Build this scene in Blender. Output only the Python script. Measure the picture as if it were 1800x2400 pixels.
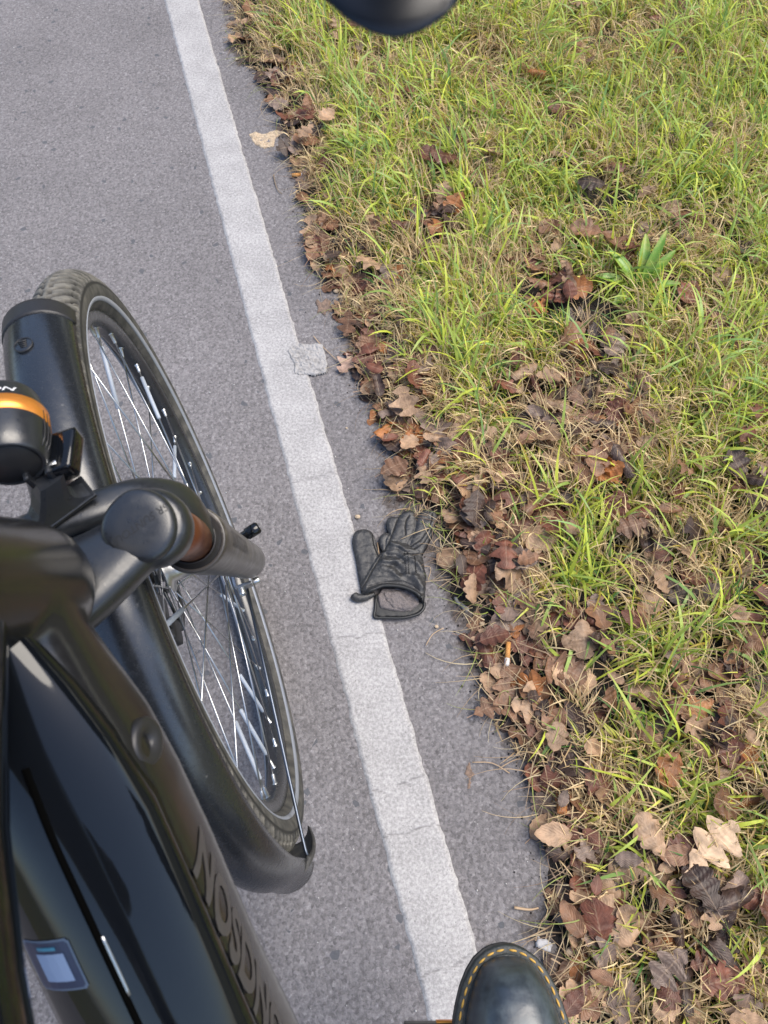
import bpy, bmesh, math, random
import numpy as np
from mathutils import Vector, Matrix, Quaternion
from mathutils.bvhtree import BVHTree
random.seed(7); rng = np.random.default_rng(11)
sc = bpy.context.scene
COL = sc.collection
for o in list(bpy.data.objects): bpy.data.objects.remove(o)
# ------------------------------------------------------------------ camera
CAMH = 1.2003; FPX = 1700.0; PITCH = math.atan(3522/1700.0)
cd = bpy.data.cameras.new('camera'); cam = bpy.data.objects.new('camera', cd); COL.objects.link(cam)
cam.location = (0, 0, CAMH); cam.rotation_euler = (math.pi/2 - PITCH, 0, 0)
cd.sensor_fit = 'VERTICAL'; cd.sensor_height = 36; cd.sensor_width = 27; cd.lens = FPX/2400*36
cd.clip_start = 0.01; cd.clip_end = 500
cd.dof.use_dof = True; cd.dof.focus_distance = 1.05; cd.dof.aperture_fstop = 13
sc.camera = cam
# ------------------------------------------------------------------ sky, sun, exposure
w = bpy.data.worlds.new('World'); sc.world = w; w.use_nodes = True
nt = w.node_tree; bg = nt.nodes['Background']
sky = nt.nodes.new('ShaderNodeTexSky'); sky.sky_type = 'NISHITA'; sky.sun_disc = False
sky.sun_elevation = math.radians(62); sky.sun_rotation = math.radians(75)
sky.air_density = 0.9; sky.dust_density = 1.6; sky.ozone_density = 1.0
nt.links.new(sky.outputs[0], bg.inputs[0]); bg.inputs[1].default_value = 0.15
sl = bpy.data.lights.new('sun', 'SUN'); sun = bpy.data.objects.new('sun', sl); COL.objects.link(sun)
sl.energy = 2.3; sl.angle = math.radians(45); sl.color = (1.0, 0.92, 0.80)
SE, SA = math.radians(62), math.radians(75)
sd = Vector((math.sin(SA)*math.cos(SE), math.cos(SA)*math.cos(SE), math.sin(SE)))
sun.rotation_euler = sd.to_track_quat('Z', 'Y').to_euler(); sun.location = (0, 0, 6)
sc.view_settings.view_transform = 'Standard'; sc.view_settings.look = 'None'
sc.view_settings.gamma = 1; sc.view_settings.use_curve_mapping = False
sc.view_settings.exposure = 1.0
sc.render.engine = 'CYCLES'
sc.render.resolution_x = 768; sc.render.resolution_y = 1024
# ------------------------------------------------------------------ helpers
FW = np.array([0, math.cos(PITCH), -math.sin(PITCH)]); DN = np.array([0, -math.sin(PITCH), -math.cos(PITCH)]); RT = np.array([1., 0, 0]); CC = np.array([0, 0, CAMH])
def gp(px, py, z=0.0):                     # where a sight line meets the height z (used to survey the ground plan)
    r = FW + RT*(px-900)/FPX + DN*(py-1200)/FPX
    return CC + r*((z-CAMH)/r[2])
def vn(x, y, seed=0):
    x = np.asarray(x, float); y = np.asarray(y, float)
    xi = np.floor(x).astype(np.int64); yi = np.floor(y).astype(np.int64); fx = x-xi; fy = y-yi
    fx = fx*fx*(3-2*fx); fy = fy*fy*(3-2*fy)
    def hsh(a, b):
        n = (a*374761393 + b*668265263 + seed*974711) & 0x7fffffff
        n = ((n ^ (n >> 13))*1274126177) & 0x7fffffff
        return ((n ^ (n >> 16)) & 0xffff)/65535.0
    return (hsh(xi, yi)*(1-fx)+hsh(xi+1, yi)*fx)*(1-fy) + (hsh(xi, yi+1)*(1-fx)+hsh(xi+1, yi+1)*fx)*fy
def fbm(x, y, seed=0, o=4):
    s = 0; a = .5; t = 0
    for k in range(o): s = s + a*vn(x*2**k, y*2**k, seed+k); t += a; a *= .5
    return s/t
def tag(o, label=None, cat=None, group=None, kind=None):
    if label: o['label'] = label
    if cat: o['category'] = cat
    if group: o['group'] = group
    if kind: o['kind'] = kind
    return o
def thing(name, loc, label, cat, group=None):
    e = bpy.data.objects.new(name, None); COL.objects.link(e); e.location = loc; e.empty_display_size = .05
    return tag(e, label, cat, group)
def root_loc(p):
    v = Vector((0, 0, 0))
    while p is not None: v = v + p.location; p = p.parent
    return v
def link(name, me, m, parent=None, smooth=True):
    o = bpy.data.objects.new(name, me); COL.objects.link(o)
    if m is not None:
        for q in (m if isinstance(m, (list, tuple)) else [m]): me.materials.append(q)
    if smooth: me.polygons.foreach_set('use_smooth', [True]*len(me.polygons))
    if parent is not None:
        o.parent = parent; o.location = -root_loc(parent)
    return o
def mk(name, vs, fs, m, parent=None, smooth=True):
    me = bpy.data.meshes.new(name); me.from_pydata([tuple(map(float, v)) for v in vs], [], [tuple(int(i) for i in f) for f in fs]); me.update()
    return link(name, me, m, parent, smooth)
def quadmesh(name, V, F, m, parent=None, smooth=True, attrs=None):
    V = np.asarray(V, np.float32); F = np.asarray(F, np.int32); k = F.shape[1]
    me = bpy.data.meshes.new(name); me.vertices.add(len(V)); me.vertices.foreach_set('co', V.ravel())
    me.loops.add(F.size); me.loops.foreach_set('vertex_index', F.ravel())
    me.polygons.add(len(F)); me.polygons.foreach_set('loop_start', np.arange(0, F.size, k, dtype=np.int32))
    me.update(calc_edges=True); me.validate()
    for an, (ty, dat) in (attrs or {}).items():
        at = me.attributes.new(an, ty, 'POINT')
        at.data.foreach_set('color' if 'COLOR' in ty else ('vector' if 'VECTOR' in ty else 'value'), np.asarray(dat, np.float32).ravel())
    return link(name, me, m, parent, smooth)
class MB:
    def __init__(s): s.v = []; s.f = []
    def add(s, V, F):
        b = len(s.v); s.v += [tuple(v) for v in V]; s.f += [tuple(i+b for i in f) for f in F]; return s
    def build(s, name, m, parent=None, smooth=True): return mk(name, s.v, s.f, m, parent, smooth)
def norm(v): v = np.asarray(v, float); return v/np.linalg.norm(v)
def loft(rings, caps=True, closed=True, loop=False):
    n = len(rings[0]); V = [p for r in rings for p in r]; F = []
    R = len(rings)
    for i in range(R if loop else R-1):
        a = i*n; b = ((i+1) % R)*n
        for j in range(n if closed else n-1):
            k = (j+1) % n; F.append((a+j, a+k, b+k, b+j))
    if caps and not loop:
        F.append(tuple(range(n-1, -1, -1))); F.append(tuple((R-1)*n+j for j in range(n)))
    return V, F
def tube(pts, r, n=10, caps=True):
    pts = [np.asarray(p, float) for p in pts]; N = len(pts)
    rr = r if isinstance(r, (list, tuple, np.ndarray)) else [r]*N
    rings = []; up = None
    for i, p in enumerate(pts):
        d = norm(pts[min(i+1, N-1)]-pts[max(i-1, 0)])
        if up is None: up = np.cross(d, [0, 0, 1.]); up = up if np.linalg.norm(up) > .1 else np.cross(d, [1., 0, 0])
        up = norm(up - d*(up@d)); s = np.cross(d, up)
        rings.append([p + rr[i]*(math.cos(t)*up+math.sin(t)*s) for t in np.linspace(0, 2*math.pi, n, endpoint=False)])
    return loft(rings, caps)
def lathe(c, ax, prof, n=24, up=None, ang=(0, 2*math.pi), caps=False):   # prof: (along axis, radius)
    ax = norm(ax); u = np.cross(ax, [0.3, 0.2, .9]) if up is None else np.asarray(up, float); u = norm(u-ax*(u@ax)); v = np.cross(ax, u)
    rings = [[np.asarray(c)+ax*a+r*(math.cos(t)*u+math.sin(t)*v) for t in np.linspace(0, 2*math.pi, n, endpoint=False)] for a, r in prof]
    return loft(rings, caps)
def spline(P, m):                                     # Catmull-Rom through rows of P
    P = np.asarray(P, float); out = []
    for i in range(len(P)-1):
        p0 = P[max(i-1, 0)]; p1 = P[i]; p2 = P[i+1]; p3 = P[min(i+2, len(P)-1)]
        for k in range(m):
            t = k/m; out.append(.5*((2*p1)+(p2-p0)*t+(2*p0-5*p1+4*p2-p3)*t*t+(3*p1-p0-3*p2+p3)*t**3))
    out.append(P[-1]); return np.array(out)
def box(c, sx, sy, sz, X=(1, 0, 0), Y=(0, 1, 0), Z=(0, 0, 1), b=0.0):
    bm = bmesh.new(); bmesh.ops.create_cube(bm, size=1)
    bmesh.ops.scale(bm, vec=(sx, sy, sz), verts=bm.verts)
    if b: bmesh.ops.bevel(bm, geom=bm.edges[:], offset=b, segments=2, affect='EDGES', profile=.7)
    bm.verts.ensure_lookup_table(); X, Y, Z, c = map(np.asarray, (X, Y, Z, c))
    V = [c + X*v.co.x + Y*v.co.y + Z*v.co.z for v in bm.verts]; F = [[q.index for q in f.verts] for f in bm.faces]; bm.free()
    return V, F
def remesh(o, size, smooth=3):
    m = o.modifiers.new('r', 'REMESH'); m.mode = 'VOXEL'; m.voxel_size = size; m.use_smooth_shade = True
    s = o.modifiers.new('s', 'SMOOTH'); s.factor = .5; s.iterations = smooth
    dg = bpy.context.evaluated_depsgraph_get(); me = bpy.data.meshes.new_from_object(o.evaluated_get(dg))
    o.modifiers.clear(); old = o.data; mats = list(old.materials); o.data = me; me.materials.clear()
    for q in mats: me.materials.append(q)
    me.polygons.foreach_set('use_smooth', [True]*len(me.polygons)); me.name = o.name
    return o
def bvh(o):
    off = np.array(root_loc(o)); me = o.data
    V = [Vector(np.array(v.co)+off) for v in me.vertices]
    return BVHTree.FromPolygons(V, [list(p.vertices) for p in me.polygons])
def text_mesh(txt, sub=0.08, shear=0.0, bold=0.0):
    c = bpy.data.curves.new('t', 'FONT'); c.body = txt; c.align_x = 'CENTER'; c.align_y = 'CENTER'; c.size = 1; c.shear = shear; c.offset = bold; c.resolution_u = 4
    o = bpy.data.objects.new('t', c); COL.objects.link(o); dg = bpy.context.evaluated_depsgraph_get(); dg.update()
    me = bpy.data.meshes.new_from_object(o.evaluated_get(dg)); bpy.data.objects.remove(o)
    bm = bmesh.new(); bm.from_mesh(me); bmesh.ops.triangulate(bm, faces=bm.faces[:])
    for _ in range(3):
        L = [e for e in bm.edges if e.calc_length() > sub]
        if L: bmesh.ops.subdivide_edges(bm, edges=L, cuts=1); bmesh.ops.triangulate(bm, faces=bm.faces[:])
    V = np.array([v.co[:] for v in bm.verts]); F = [[q.index for q in f.verts] for f in bm.faces]; bm.free()
    return V, F
def decal(name, V, F, c, X, Y, sx, sy, tree, m, parent, lift=.0004):      # print wrapped on to a surface along -normal
    c = np.asarray(c, float); X = norm(X); Y = norm(Y); N = np.cross(X, Y); out = []
    for v in V:
        p = c + X*v[0]*sx + Y*v[1]*sy
        h = tree.ray_cast(Vector(p+N*.03), Vector(-N), .08) if tree else (None,)
        q = np.array(h[0]) + np.array(h[1])*lift*(1 if np.dot(h[1], N) > 0 else -1) if h[0] is not None else p
        out.append(q)
    return mk(name, out, F, m, parent, False)
# ------------------------------------------------------------------ materials
def N(nt, t, **k):
    n = nt.nodes.new(t)
    for a, b in k.items():
        if hasattr(n, a): setattr(n, a, b)
    return n
def mat(name, col=(.5, .5, .5), rough=.5, metal=0, spec=.5, coat=0, noise=None, bump=None, trans=0):
    m = bpy.data.materials.new(name); m.use_nodes = True; t = m.node_tree; b = t.nodes['Principled BSDF']
    b.inputs['Base Color'].default_value = (*col, 1); b.inputs['Roughness'].default_value = rough; b.inputs['Metallic'].default_value = metal
    b.inputs['Specular IOR Level'].default_value = spec; b.inputs['Coat Weight'].default_value = coat; b.inputs['Coat Roughness'].default_value = .03
    tc = N(t, 'ShaderNodeTexCoord')
    if noise:       # (scale, colour2, threshold lo, hi)
        n = N(t, 'ShaderNodeTexNoise'); n.inputs['Scale'].default_value = noise[0]; n.inputs['Detail'].default_value = 8; n.inputs['Roughness'].default_value = .65
        t.links.new(tc.outputs['Object'], n.inputs['Vector'])
        r = N(t, 'ShaderNodeValToRGB'); r.color_ramp.elements[0].position = noise[2]; r.color_ramp.elements[1].position = noise[3]
        r.color_ramp.elements[0].color = (*col, 1); r.color_ramp.elements[1].color = (*noise[1], 1)
        t.links.new(n.outputs['Fac'], r.inputs[0]); t.links.new(r.outputs[0], b.inputs['Base Color'])
        q = N(t, 'ShaderNodeMapRange'); q.inputs[1].default_value = .3; q.inputs[2].default_value = .7; q.inputs[3].default_value = rough*.8; q.inputs[4].default_value = min(1, rough*1.3)
        t.links.new(n.outputs['Fac'], q.inputs[0]); t.links.new(q.outputs[0], b.inputs['Roughness'])
    if bump:        # (scale, strength, distance)
        n = N(t, 'ShaderNodeTexNoise'); n.inputs['Scale'].default_value = bump[0]; n.inputs['Detail'].default_value = 5
        t.links.new(tc.outputs['Object'], n.inputs['Vector'])
        u = N(t, 'ShaderNodeBump'); u.inputs['Strength'].default_value = bump[1]; u.inputs['Distance'].default_value = bump[2]
        t.links.new(n.outputs['Fac'], u.inputs['Height']); t.links.new(u.outputs[0], b.inputs['Normal'])
    return m
M = {}
M['satin'] = mat('satin_black', (.013, .015, .019), .32, spec=.8, noise=(260, (.09, .09, .09), .68, .76), bump=(900, .08, .001))
M['frame'] = mat('satin_frame_paint', (.011, .011, .012), .2, spec=.6, noise=(300, (.12, .12, .12), .69, .76))
M['gloss'] = mat('gloss_black_paint', (.004, .005, .007), .05, spec=.45, bump=(18, .05, .003))
M['plastic'] = mat('black_plastic', (.018, .018, .02), .45)
M['rubber'] = mat('rubber', (.05, .05, .05), .7, noise=(40, (.15, .14, .12), .5, .75), bump=(500, .2, .001))
M['fender'] = mat('fender_satin', (.012, .014, .018), .24, spec=.9, noise=(240, (.16, .155, .15), .685, .74))
M['staysteel'] = mat('dull_steel', (.12, .14, .18), .4, 1)
M['steel'] = mat('stainless_steel', (.48, .49, .51), .28, 1)
M['alu'] = mat('aluminium', (.55, .56, .57), .35, 1, noise=(80, (.3, .3, .3), .55, .75))
M['darkmetal'] = mat('dark_metal', (.08, .085, .09), .4, 1)
M['rimblack'] = mat('rim_black', (.018, .02, .024), .28, spec=.7, noise=(70, (.12, .12, .12), .6, .8))
M['leg'] = mat('dirty_fork_leg', (.045, .040, .037), .33, spec=.6, noise=(55, (.22, .2, .17), .55, .8))
M['rust'] = mat('rusty_stanchion', (.15, .045, .022), .35, .45, noise=(60, (.34, .17, .10), .48, .72))
M['seal'] = mat('grimy_seal', (.012, .01, .01), .4, noise=(220, (.3, .25, .2), .68, .75))
M['reflect'] = mat('reflective_grey', (.33, .37, .43), .5)
M['stripe'] = mat('reflective_stripe', (.24, .26, .30), .45)
M['smear'] = mat('brown_smear', (.22, .15, .11), .9, noise=(150, (.12, .09, .075), .4, .65), bump=(250, .8, .003))
M['orange'] = mat('anodised_orange', (.95, .36, .07), .35, .7)
M['housing'] = mat('lever_housing_black', (.004, .006, .010), .3)
M['white'] = mat('white_print', (.7, .71, .73), .5)
M['logo'] = mat('grey_print', (.05, .047, .05), .4)
M['emboss'] = mat('embossed_print', (.012, .013, .015), .5)
M['decal'] = mat('label_navy', (.006, .012, .045), .3)
M['decal2'] = mat('label_pale', (.14, .20, .33), .6)
M['decal3'] = mat('label_teal', (.02, .13, .22), .3)
M['decaledge'] = mat('label_edge', (.06, .09, .15), .4)
M['leather'] = mat('black_leather', (.022, .022, .023), .45, spec=.6, noise=(200, (.085, .084, .08), .5, .82), bump=(900, .35, .0015))
M['lining'] = mat('grey_lining', (.095, .088, .087), .95, noise=(700, (.25, .21, .205), .4, .7), bump=(1200, .6, .002))
M['binding'] = mat('glove_binding', (.012, .013, .014), .5, bump=(700, .3, .001))
M['thread'] = mat('black_thread', (.008, .008, .008), .8)
M['boot'] = mat('boot_leather', (.02, .028, .038), .36, spec=.9, noise=(55, (.06, .08, .095), .4, .75), bump=(160, .12, .002))
M['sole'] = mat('boot_sole', (.02, .025, .026), .5, noise=(90, (.09, .09, .08), .55, .8), bump=(300, .3, .002))
M['void'] = mat('seam_gap', (.002, .002, .002), 1, spec=0)
M['yellow'] = mat('yellow_thread', (.5, .3, .06), .7)
M['butt'] = mat('cork_paper', (.55, .27, .08), .8, noise=(900, (.35, .14, .03), .5, .6))
M['buttend'] = mat('burnt_white_paper', (.6, .58, .55), .85, noise=(400, (.25, .23, .2), .5, .7))
M['paper'] = mat('wet_paper', (.42, .42, .43), .8, noise=(120, (.2, .19, .19), .45, .7), bump=(200, .4, .003))
M['bark'] = mat('grey_trampled_paper', (.34, .33, .325), .85, noise=(85, (.12, .115, .11), .48, .75), bump=(130, .9, .006))
M['twig'] = mat('twig', (.2, .15, .1), .8)
M['pale'] = mat('pale_mush', (.5, .4, .28), .9, noise=(150, (.3, .22, .15), .4, .7), bump=(250, .8, .004))
M['grit'] = mat('white_grit', (.5, .49, .47), .6)
def ground_mats():
    # asphalt
    m = bpy.data.materials.new('asphalt'); m.use_nodes = True; t = m.node_tree; b = t.nodes['Principled BSDF']; L = t.links.new
    tc = N(t, 'ShaderNodeTexCoord'); b.inputs['Roughness'].default_value = .72
    v = N(t, 'ShaderNodeTexVoronoi'); v.inputs['Scale'].default_value = 240; L(tc.outputs['Object'], v.inputs['Vector'])
    v2 = N(t, 'ShaderNodeTexVoronoi'); v2.inputs['Scale'].default_value = 110; L(tc.outputs['Object'], v2.inputs['Vector'])
    n = N(t, 'ShaderNodeTexNoise'); n.inputs['Scale'].default_value = 4; n.inputs['Detail'].default_value = 6; L(tc.outputs['Object'], n.inputs['Vector'])
    nf = N(t, 'ShaderNodeTexNoise'); nf.inputs['Scale'].default_value = 150; nf.inputs['Detail'].default_value = 8; nf.inputs['Roughness'].default_value = .78; L(tc.outputs['Object'], nf.inputs['Vector'])
    r = N(t, 'ShaderNodeValToRGB'); e = r.color_ramp.elements; e[0].position = .0; e[0].color = (.03, .027, .025, 1); e[1].position = 1; e[1].color = (.48, .46, .47, 1)
    for pos, c in ((.4, (.080, .075, .077)), (.58, (.148, .139, .143)), (.75, (.225, .213, .218))): q = r.color_ramp.elements.new(pos); q.color = (*c, 1)
    mx = N(t, 'ShaderNodeMath', operation='MULTIPLY_ADD'); L(v.outputs['Color'], mx.inputs[0]); mx.inputs[1].default_value = .28
    m3 = N(t, 'ShaderNodeMath', operation='MULTIPLY'); L(nf.outputs['Fac'], m3.inputs[0]); m3.inputs[1].default_value = .92; L(m3.outputs[0], mx.inputs[2])
    L(mx.outputs[0], r.inputs[0])
    # blue-ish chips
    chip = N(t, 'ShaderNodeMath', operation='GREATER_THAN'); sp = N(t, 'ShaderNodeSeparateColor'); L(v2.outputs['Color'], sp.inputs[0]); L(sp.outputs[1], chip.inputs[0]); chip.inputs[1].default_value = .992
    mc = N(t, 'ShaderNodeMix', data_type='RGBA'); L(chip.outputs[0], mc.inputs[0]); L(r.outputs[0], mc.inputs[6]); mc.inputs[7].default_value = (.085, .088, .098, 1)
    ml = N(t, 'ShaderNodeMix', data_type='RGBA', blend_type='MULTIPLY'); ml.inputs[0].default_value = 1; L(mc.outputs[2], ml.inputs[6])
    rr = N(t, 'ShaderNodeMapRange'); rr.inputs[1].default_value = .3; rr.inputs[2].default_value = .7; rr.inputs[3].default_value = .9; rr.inputs[4].default_value = 1.12; L(n.outputs['Fac'], rr.inputs[0])
    L(rr.outputs[0], ml.inputs[7])
    # soil washed on to the edge
    at = N(t, 'ShaderNodeAttribute', attribute_name='dirt'); nd = N(t, 'ShaderNodeTexNoise'); nd.inputs['Scale'].default_value = 38; nd.inputs['Detail'].default_value = 7; nd.inputs['Roughness'].default_value = .7; L(tc.outputs['Object'], nd.inputs['Vector'])
    ad = N(t, 'ShaderNodeMath', operation='ADD'); L(at.outputs['Fac'], ad.inputs[0]); L(nd.outputs['Fac'], ad.inputs[1])
    mr = N(t, 'ShaderNodeMapRange'); mr.inputs[1].default_value = .95; mr.inputs[2].default_value = 1.2; L(ad.outputs[0], mr.inputs[0])
    md = N(t, 'ShaderNodeMix', data_type='RGBA'); L(mr.outputs[0], md.inputs[0]); L(ml.outputs[2], md.inputs[6])
    rd = N(t, 'ShaderNodeValToRGB'); rd.color_ramp.elements[0].color = (.02, .016, .014, 1); rd.color_ramp.elements[1].color = (.12, .09, .075, 1); rd.color_ramp.elements[0].position = .35; rd.color_ramp.elements[1].position = .7
    L(nf.outputs['Fac'], rd.inputs[0]); L(rd.outputs[0], md.inputs[7]); L(md.outputs[2], b.inputs['Base Color'])
    inv = N(t, 'ShaderNodeMath', operation='MULTIPLY_ADD'); L(v.outputs['Distance'], inv.inputs[0]); inv.inputs[1].default_value = -.35; L(nf.outputs['Fac'], inv.inputs[2])
    bu = N(t, 'ShaderNodeBump'); bu.inputs['Strength'].default_value = .8; bu.inputs['Distance'].default_value = .0032; L(inv.outputs[0], bu.inputs['Height']); L(bu.outputs[0], b.inputs['Normal'])
    M['asphalt'] = m
    # road paint
    m = bpy.data.materials.new('road_paint'); m.use_nodes = True; t = m.node_tree; b = t.nodes['Principled BSDF']; L = t.links.new; b.inputs['Roughness'].default_value = .7
    tc = N(t, 'ShaderNodeTexCoord'); nf = N(t, 'ShaderNodeTexNoise'); nf.inputs['Scale'].default_value = 210; nf.inputs['Detail'].default_value = 6; nf.inputs['Roughness'].default_value = .75; L(tc.outputs['Object'], nf.inputs['Vector'])
    nb = N(t, 'ShaderNodeTexNoise'); nb.inputs['Scale'].default_value = 14; nb.inputs['Detail'].default_value = 6; L(tc.outputs['Object'], nb.inputs['Vector'])
    r = N(t, 'ShaderNodeValToRGB'); e = r.color_ramp.elements; e[0].position = .28; e[0].color = (.13, .126, .126, 1); e[1].position = .72; e[1].color = (.52, .51, .505, 1); q = e.new(.5); q.color = (.31, .303, .302, 1)
    s = N(t, 'ShaderNodeMath', operation='MULTIPLY_ADD'); L(nb.outputs['Fac'], s.inputs[0]); s.inputs[1].default_value = .22; s2 = N(t, 'ShaderNodeMath', operation='MULTIPLY'); s2.inputs[1].default_value = .80; L(nf.outputs['Fac'], s2.inputs[0]); L(s2.outputs[0], s.inputs[2]); L(s.outputs[0], r.inputs[0])
    # dark pin holes
    v = N(t, 'ShaderNodeTexVoronoi'); v.inputs['Scale'].default_value = 95; L(tc.outputs['Object'], v.inputs['Vector'])
    lt = N(t, 'ShaderNodeMath', operation='LESS_THAN'); L(v.outputs['Distance'], lt.inputs[0]); lt.inputs[1].default_value = .11
    at = N(t, 'ShaderNodeAttribute', attribute_name='worn'); mxm = N(t, 'ShaderNodeMath', operation='MULTIPLY'); L(lt.outputs[0], mxm.inputs[0]); mxm.inputs[1].default_value = .6
    mx2 = N(t, 'ShaderNodeMath', operation='MAXIMUM'); L(mxm.outputs[0], mx2.inputs[0]); L(at.outputs['Fac'], mx2.inputs[1])
    mc = N(t, 'ShaderNodeMix', data_type='RGBA'); L(mx2.outputs[0], mc.inputs[0]); L(r.outputs[0], mc.inputs[6]); mc.inputs[7].default_value = (.12, .115, .12, 1); L(mc.outputs[2], b.inputs['Base Color'])
    bu = N(t, 'ShaderNodeBump'); bu.inputs['Strength'].default_value = .35; bu.inputs['Distance'].default_value = .0015; L(nf.outputs['Fac'], bu.inputs['Height']); L(bu.outputs[0], b.inputs['Normal'])
    M['paint'] = m
    M['soil'] = mat('dark_soil', (.012, .010, .009), .9, noise=(75, (.085, .062, .048), .5, .8), bump=(160, 1.0, .012))
    M['far'] = mat('far_grass', (.09, .11, .03), .95, noise=(3, (.16, .12, .07), .4, .65), bump=(30, 1, .05))
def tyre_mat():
    m = mat('tyre_rubber', (.03, .03, .03), .75); t = m.node_tree; b = t.nodes['Principled BSDF']; a = N(t, 'ShaderNodeAttribute', attribute_name='dust_groove_shade'); n = N(t, 'ShaderNodeTexNoise'); n.inputs['Scale'].default_value = 60; n.inputs['Detail'].default_value = 7
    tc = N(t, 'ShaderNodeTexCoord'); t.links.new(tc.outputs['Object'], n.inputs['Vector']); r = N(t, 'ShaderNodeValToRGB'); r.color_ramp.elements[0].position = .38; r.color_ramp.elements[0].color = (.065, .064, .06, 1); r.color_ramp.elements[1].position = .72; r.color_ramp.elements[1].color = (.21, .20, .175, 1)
    t.links.new(n.outputs['Fac'], r.inputs[0]); x = N(t, 'ShaderNodeMix', data_type='RGBA'); t.links.new(a.outputs['Fac'], x.inputs[0]); x.inputs[6].default_value = (.012, .012, .012, 1); t.links.new(r.outputs[0], x.inputs[7]); t.links.new(x.outputs[2], b.inputs['Base Color']); return m  # black end is painted groove shade, noisy grey end is dusty rubber
def leaf_mat(name, attr):
    m = bpy.data.materials.new(name); m.use_nodes = True; t = m.node_tree; b = t.nodes['Principled BSDF']; L = t.links.new
    if attr: src = N(t, 'ShaderNodeAttribute', attribute_name='tint').outputs['Color']
    else: src = N(t, 'ShaderNodeObjectInfo').outputs['Color']
    tc = N(t, 'ShaderNodeTexCoord'); uv = N(t, 'ShaderNodeAttribute', attribute_name='leafuv')
    n = N(t, 'ShaderNodeTexNoise'); n.inputs['Scale'].default_value = 70 if attr else 4.5; n.inputs['Detail'].default_value = 6; L(tc.outputs['Object'], n.inputs['Vector'])
    mr = N(t, 'ShaderNodeMapRange'); mr.inputs[1].default_value = .3; mr.inputs[2].default_value = .7; mr.inputs[3].default_value = .55; mr.inputs[4].default_value = 1.4; L(n.outputs['Fac'], mr.inputs[0])
    m1 = N(t, 'ShaderNodeMix', data_type='RGBA', blend_type='MULTIPLY'); m1.inputs[0].default_value = 1; L(src, m1.inputs[6]); L(mr.outputs[0], m1.inputs[7])
    # veins: midrib + side veins
    sp = N(t, 'ShaderNodeSeparateXYZ'); L(uv.outputs['Vector'], sp.inputs[0])
    ax = N(t, 'ShaderNodeMath', operation='ABSOLUTE'); L(sp.outputs[0], ax.inputs[0])
    mid = N(t, 'ShaderNodeMath', operation='LESS_THAN'); L(ax.outputs[0], mid.inputs[0]); mid.inputs[1].default_value = .05
    sv = N(t, 'ShaderNodeMath', operation='MULTIPLY_ADD'); L(ax.outputs[0], sv.inputs[0]); sv.inputs[1].default_value = -.45; L(sp.outputs[1], sv.inputs[2])
    s2 = N(t, 'ShaderNodeMath', operation='MULTIPLY'); L(sv.outputs[0], s2.inputs[0]); s2.inputs[1].default_value = 50
    s3 = N(t, 'ShaderNodeMath', operation='SINE'); L(s2.outputs[0], s3.inputs[0])
    s4 = N(t, 'ShaderNodeMath', operation='GREATER_THAN'); L(s3.outputs[0], s4.inputs[0]); s4.inputs[1].default_value = .93
    s5 = N(t, 'ShaderNodeMath', operation='MULTIPLY'); L(s4.outputs[0], s5.inputs[0]); s5.inputs[1].default_value = .22
    vm = N(t, 'ShaderNodeMath', operation='MAXIMUM'); L(mid.outputs[0], vm.inputs[0]); L(s5.outputs[0], vm.inputs[1])
    vs = N(t, 'ShaderNodeMath', operation='MULTIPLY'); L(vm.outputs[0], vs.inputs[0]); vs.inputs[1].default_value = .55
    m2 = N(t, 'ShaderNodeMix', data_type='RGBA'); L(vs.outputs[0], m2.inputs[0]); L(m1.outputs[2], m2.inputs[6])
    li = N(t, 'ShaderNodeMix', data_type='RGBA'); li.inputs[0].default_value = .45; L(src, li.inputs[6]); li.inputs[7].default_value = (.42, .3, .2, 1); L(li.outputs[2], m2.inputs[7])
    L(m2.outputs[2], b.inputs['Base Color']); b.inputs['Roughness'].default_value = .5; b.inputs['Specular IOR Level'].default_value = .45
    bu = N(t, 'ShaderNodeBump'); bu.inputs['Strength'].default_value = .5; bu.inputs['Distance'].default_value = .0015
    hs = N(t, 'ShaderNodeMath', operation='MULTIPLY_ADD'); L(s3.outputs[0], hs.inputs[0]); hs.inputs[1].default_value = .15; L(n.outputs['Fac'], hs.inputs[2]); L(hs.outputs[0], bu.inputs['Height']); L(bu.outputs[0], b.inputs['Normal'])
    tr = N(t, 'ShaderNodeBsdfTranslucent'); L(m2.outputs[2], tr.inputs[0]); ms = N(t, 'ShaderNodeMixShader'); ms.inputs[0].default_value = .15
    L(b.outputs[0], ms.inputs[1]); L(tr.outputs[0], ms.inputs[2]); L(ms.outputs[0], t.nodes['Material Output'].inputs[0])
    return m
def blade_mat():
    m = bpy.data.materials.new('grass_blade'); m.use_nodes = True; t = m.node_tree; b = t.nodes['Principled BSDF']; L = t.links.new
    a = N(t, 'ShaderNodeAttribute', attribute_name='tint'); L(a.outputs['Color'], b.inputs['Base Color']); b.inputs['Roughness'].default_value = .45; b.inputs['Specular IOR Level'].default_value = .4
    tr = N(t, 'ShaderNodeBsdfTranslucent'); L(a.outputs['Color'], tr.inputs[0]); ms = N(t, 'ShaderNodeMixShader'); ms.inputs[0].default_value = .36
    L(b.outputs[0], ms.inputs[1]); L(tr.outputs[0], ms.inputs[2]); L(ms.outputs[0], t.nodes['Material Output'].inputs[0]); return m
M['tyre'] = tyre_mat(); ground_mats(); M['leaf'] = leaf_mat('dry_leaf', False); M['leafstuff'] = leaf_mat('dry_leaf_litter', True); M['blade'] = blade_mat()
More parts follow.
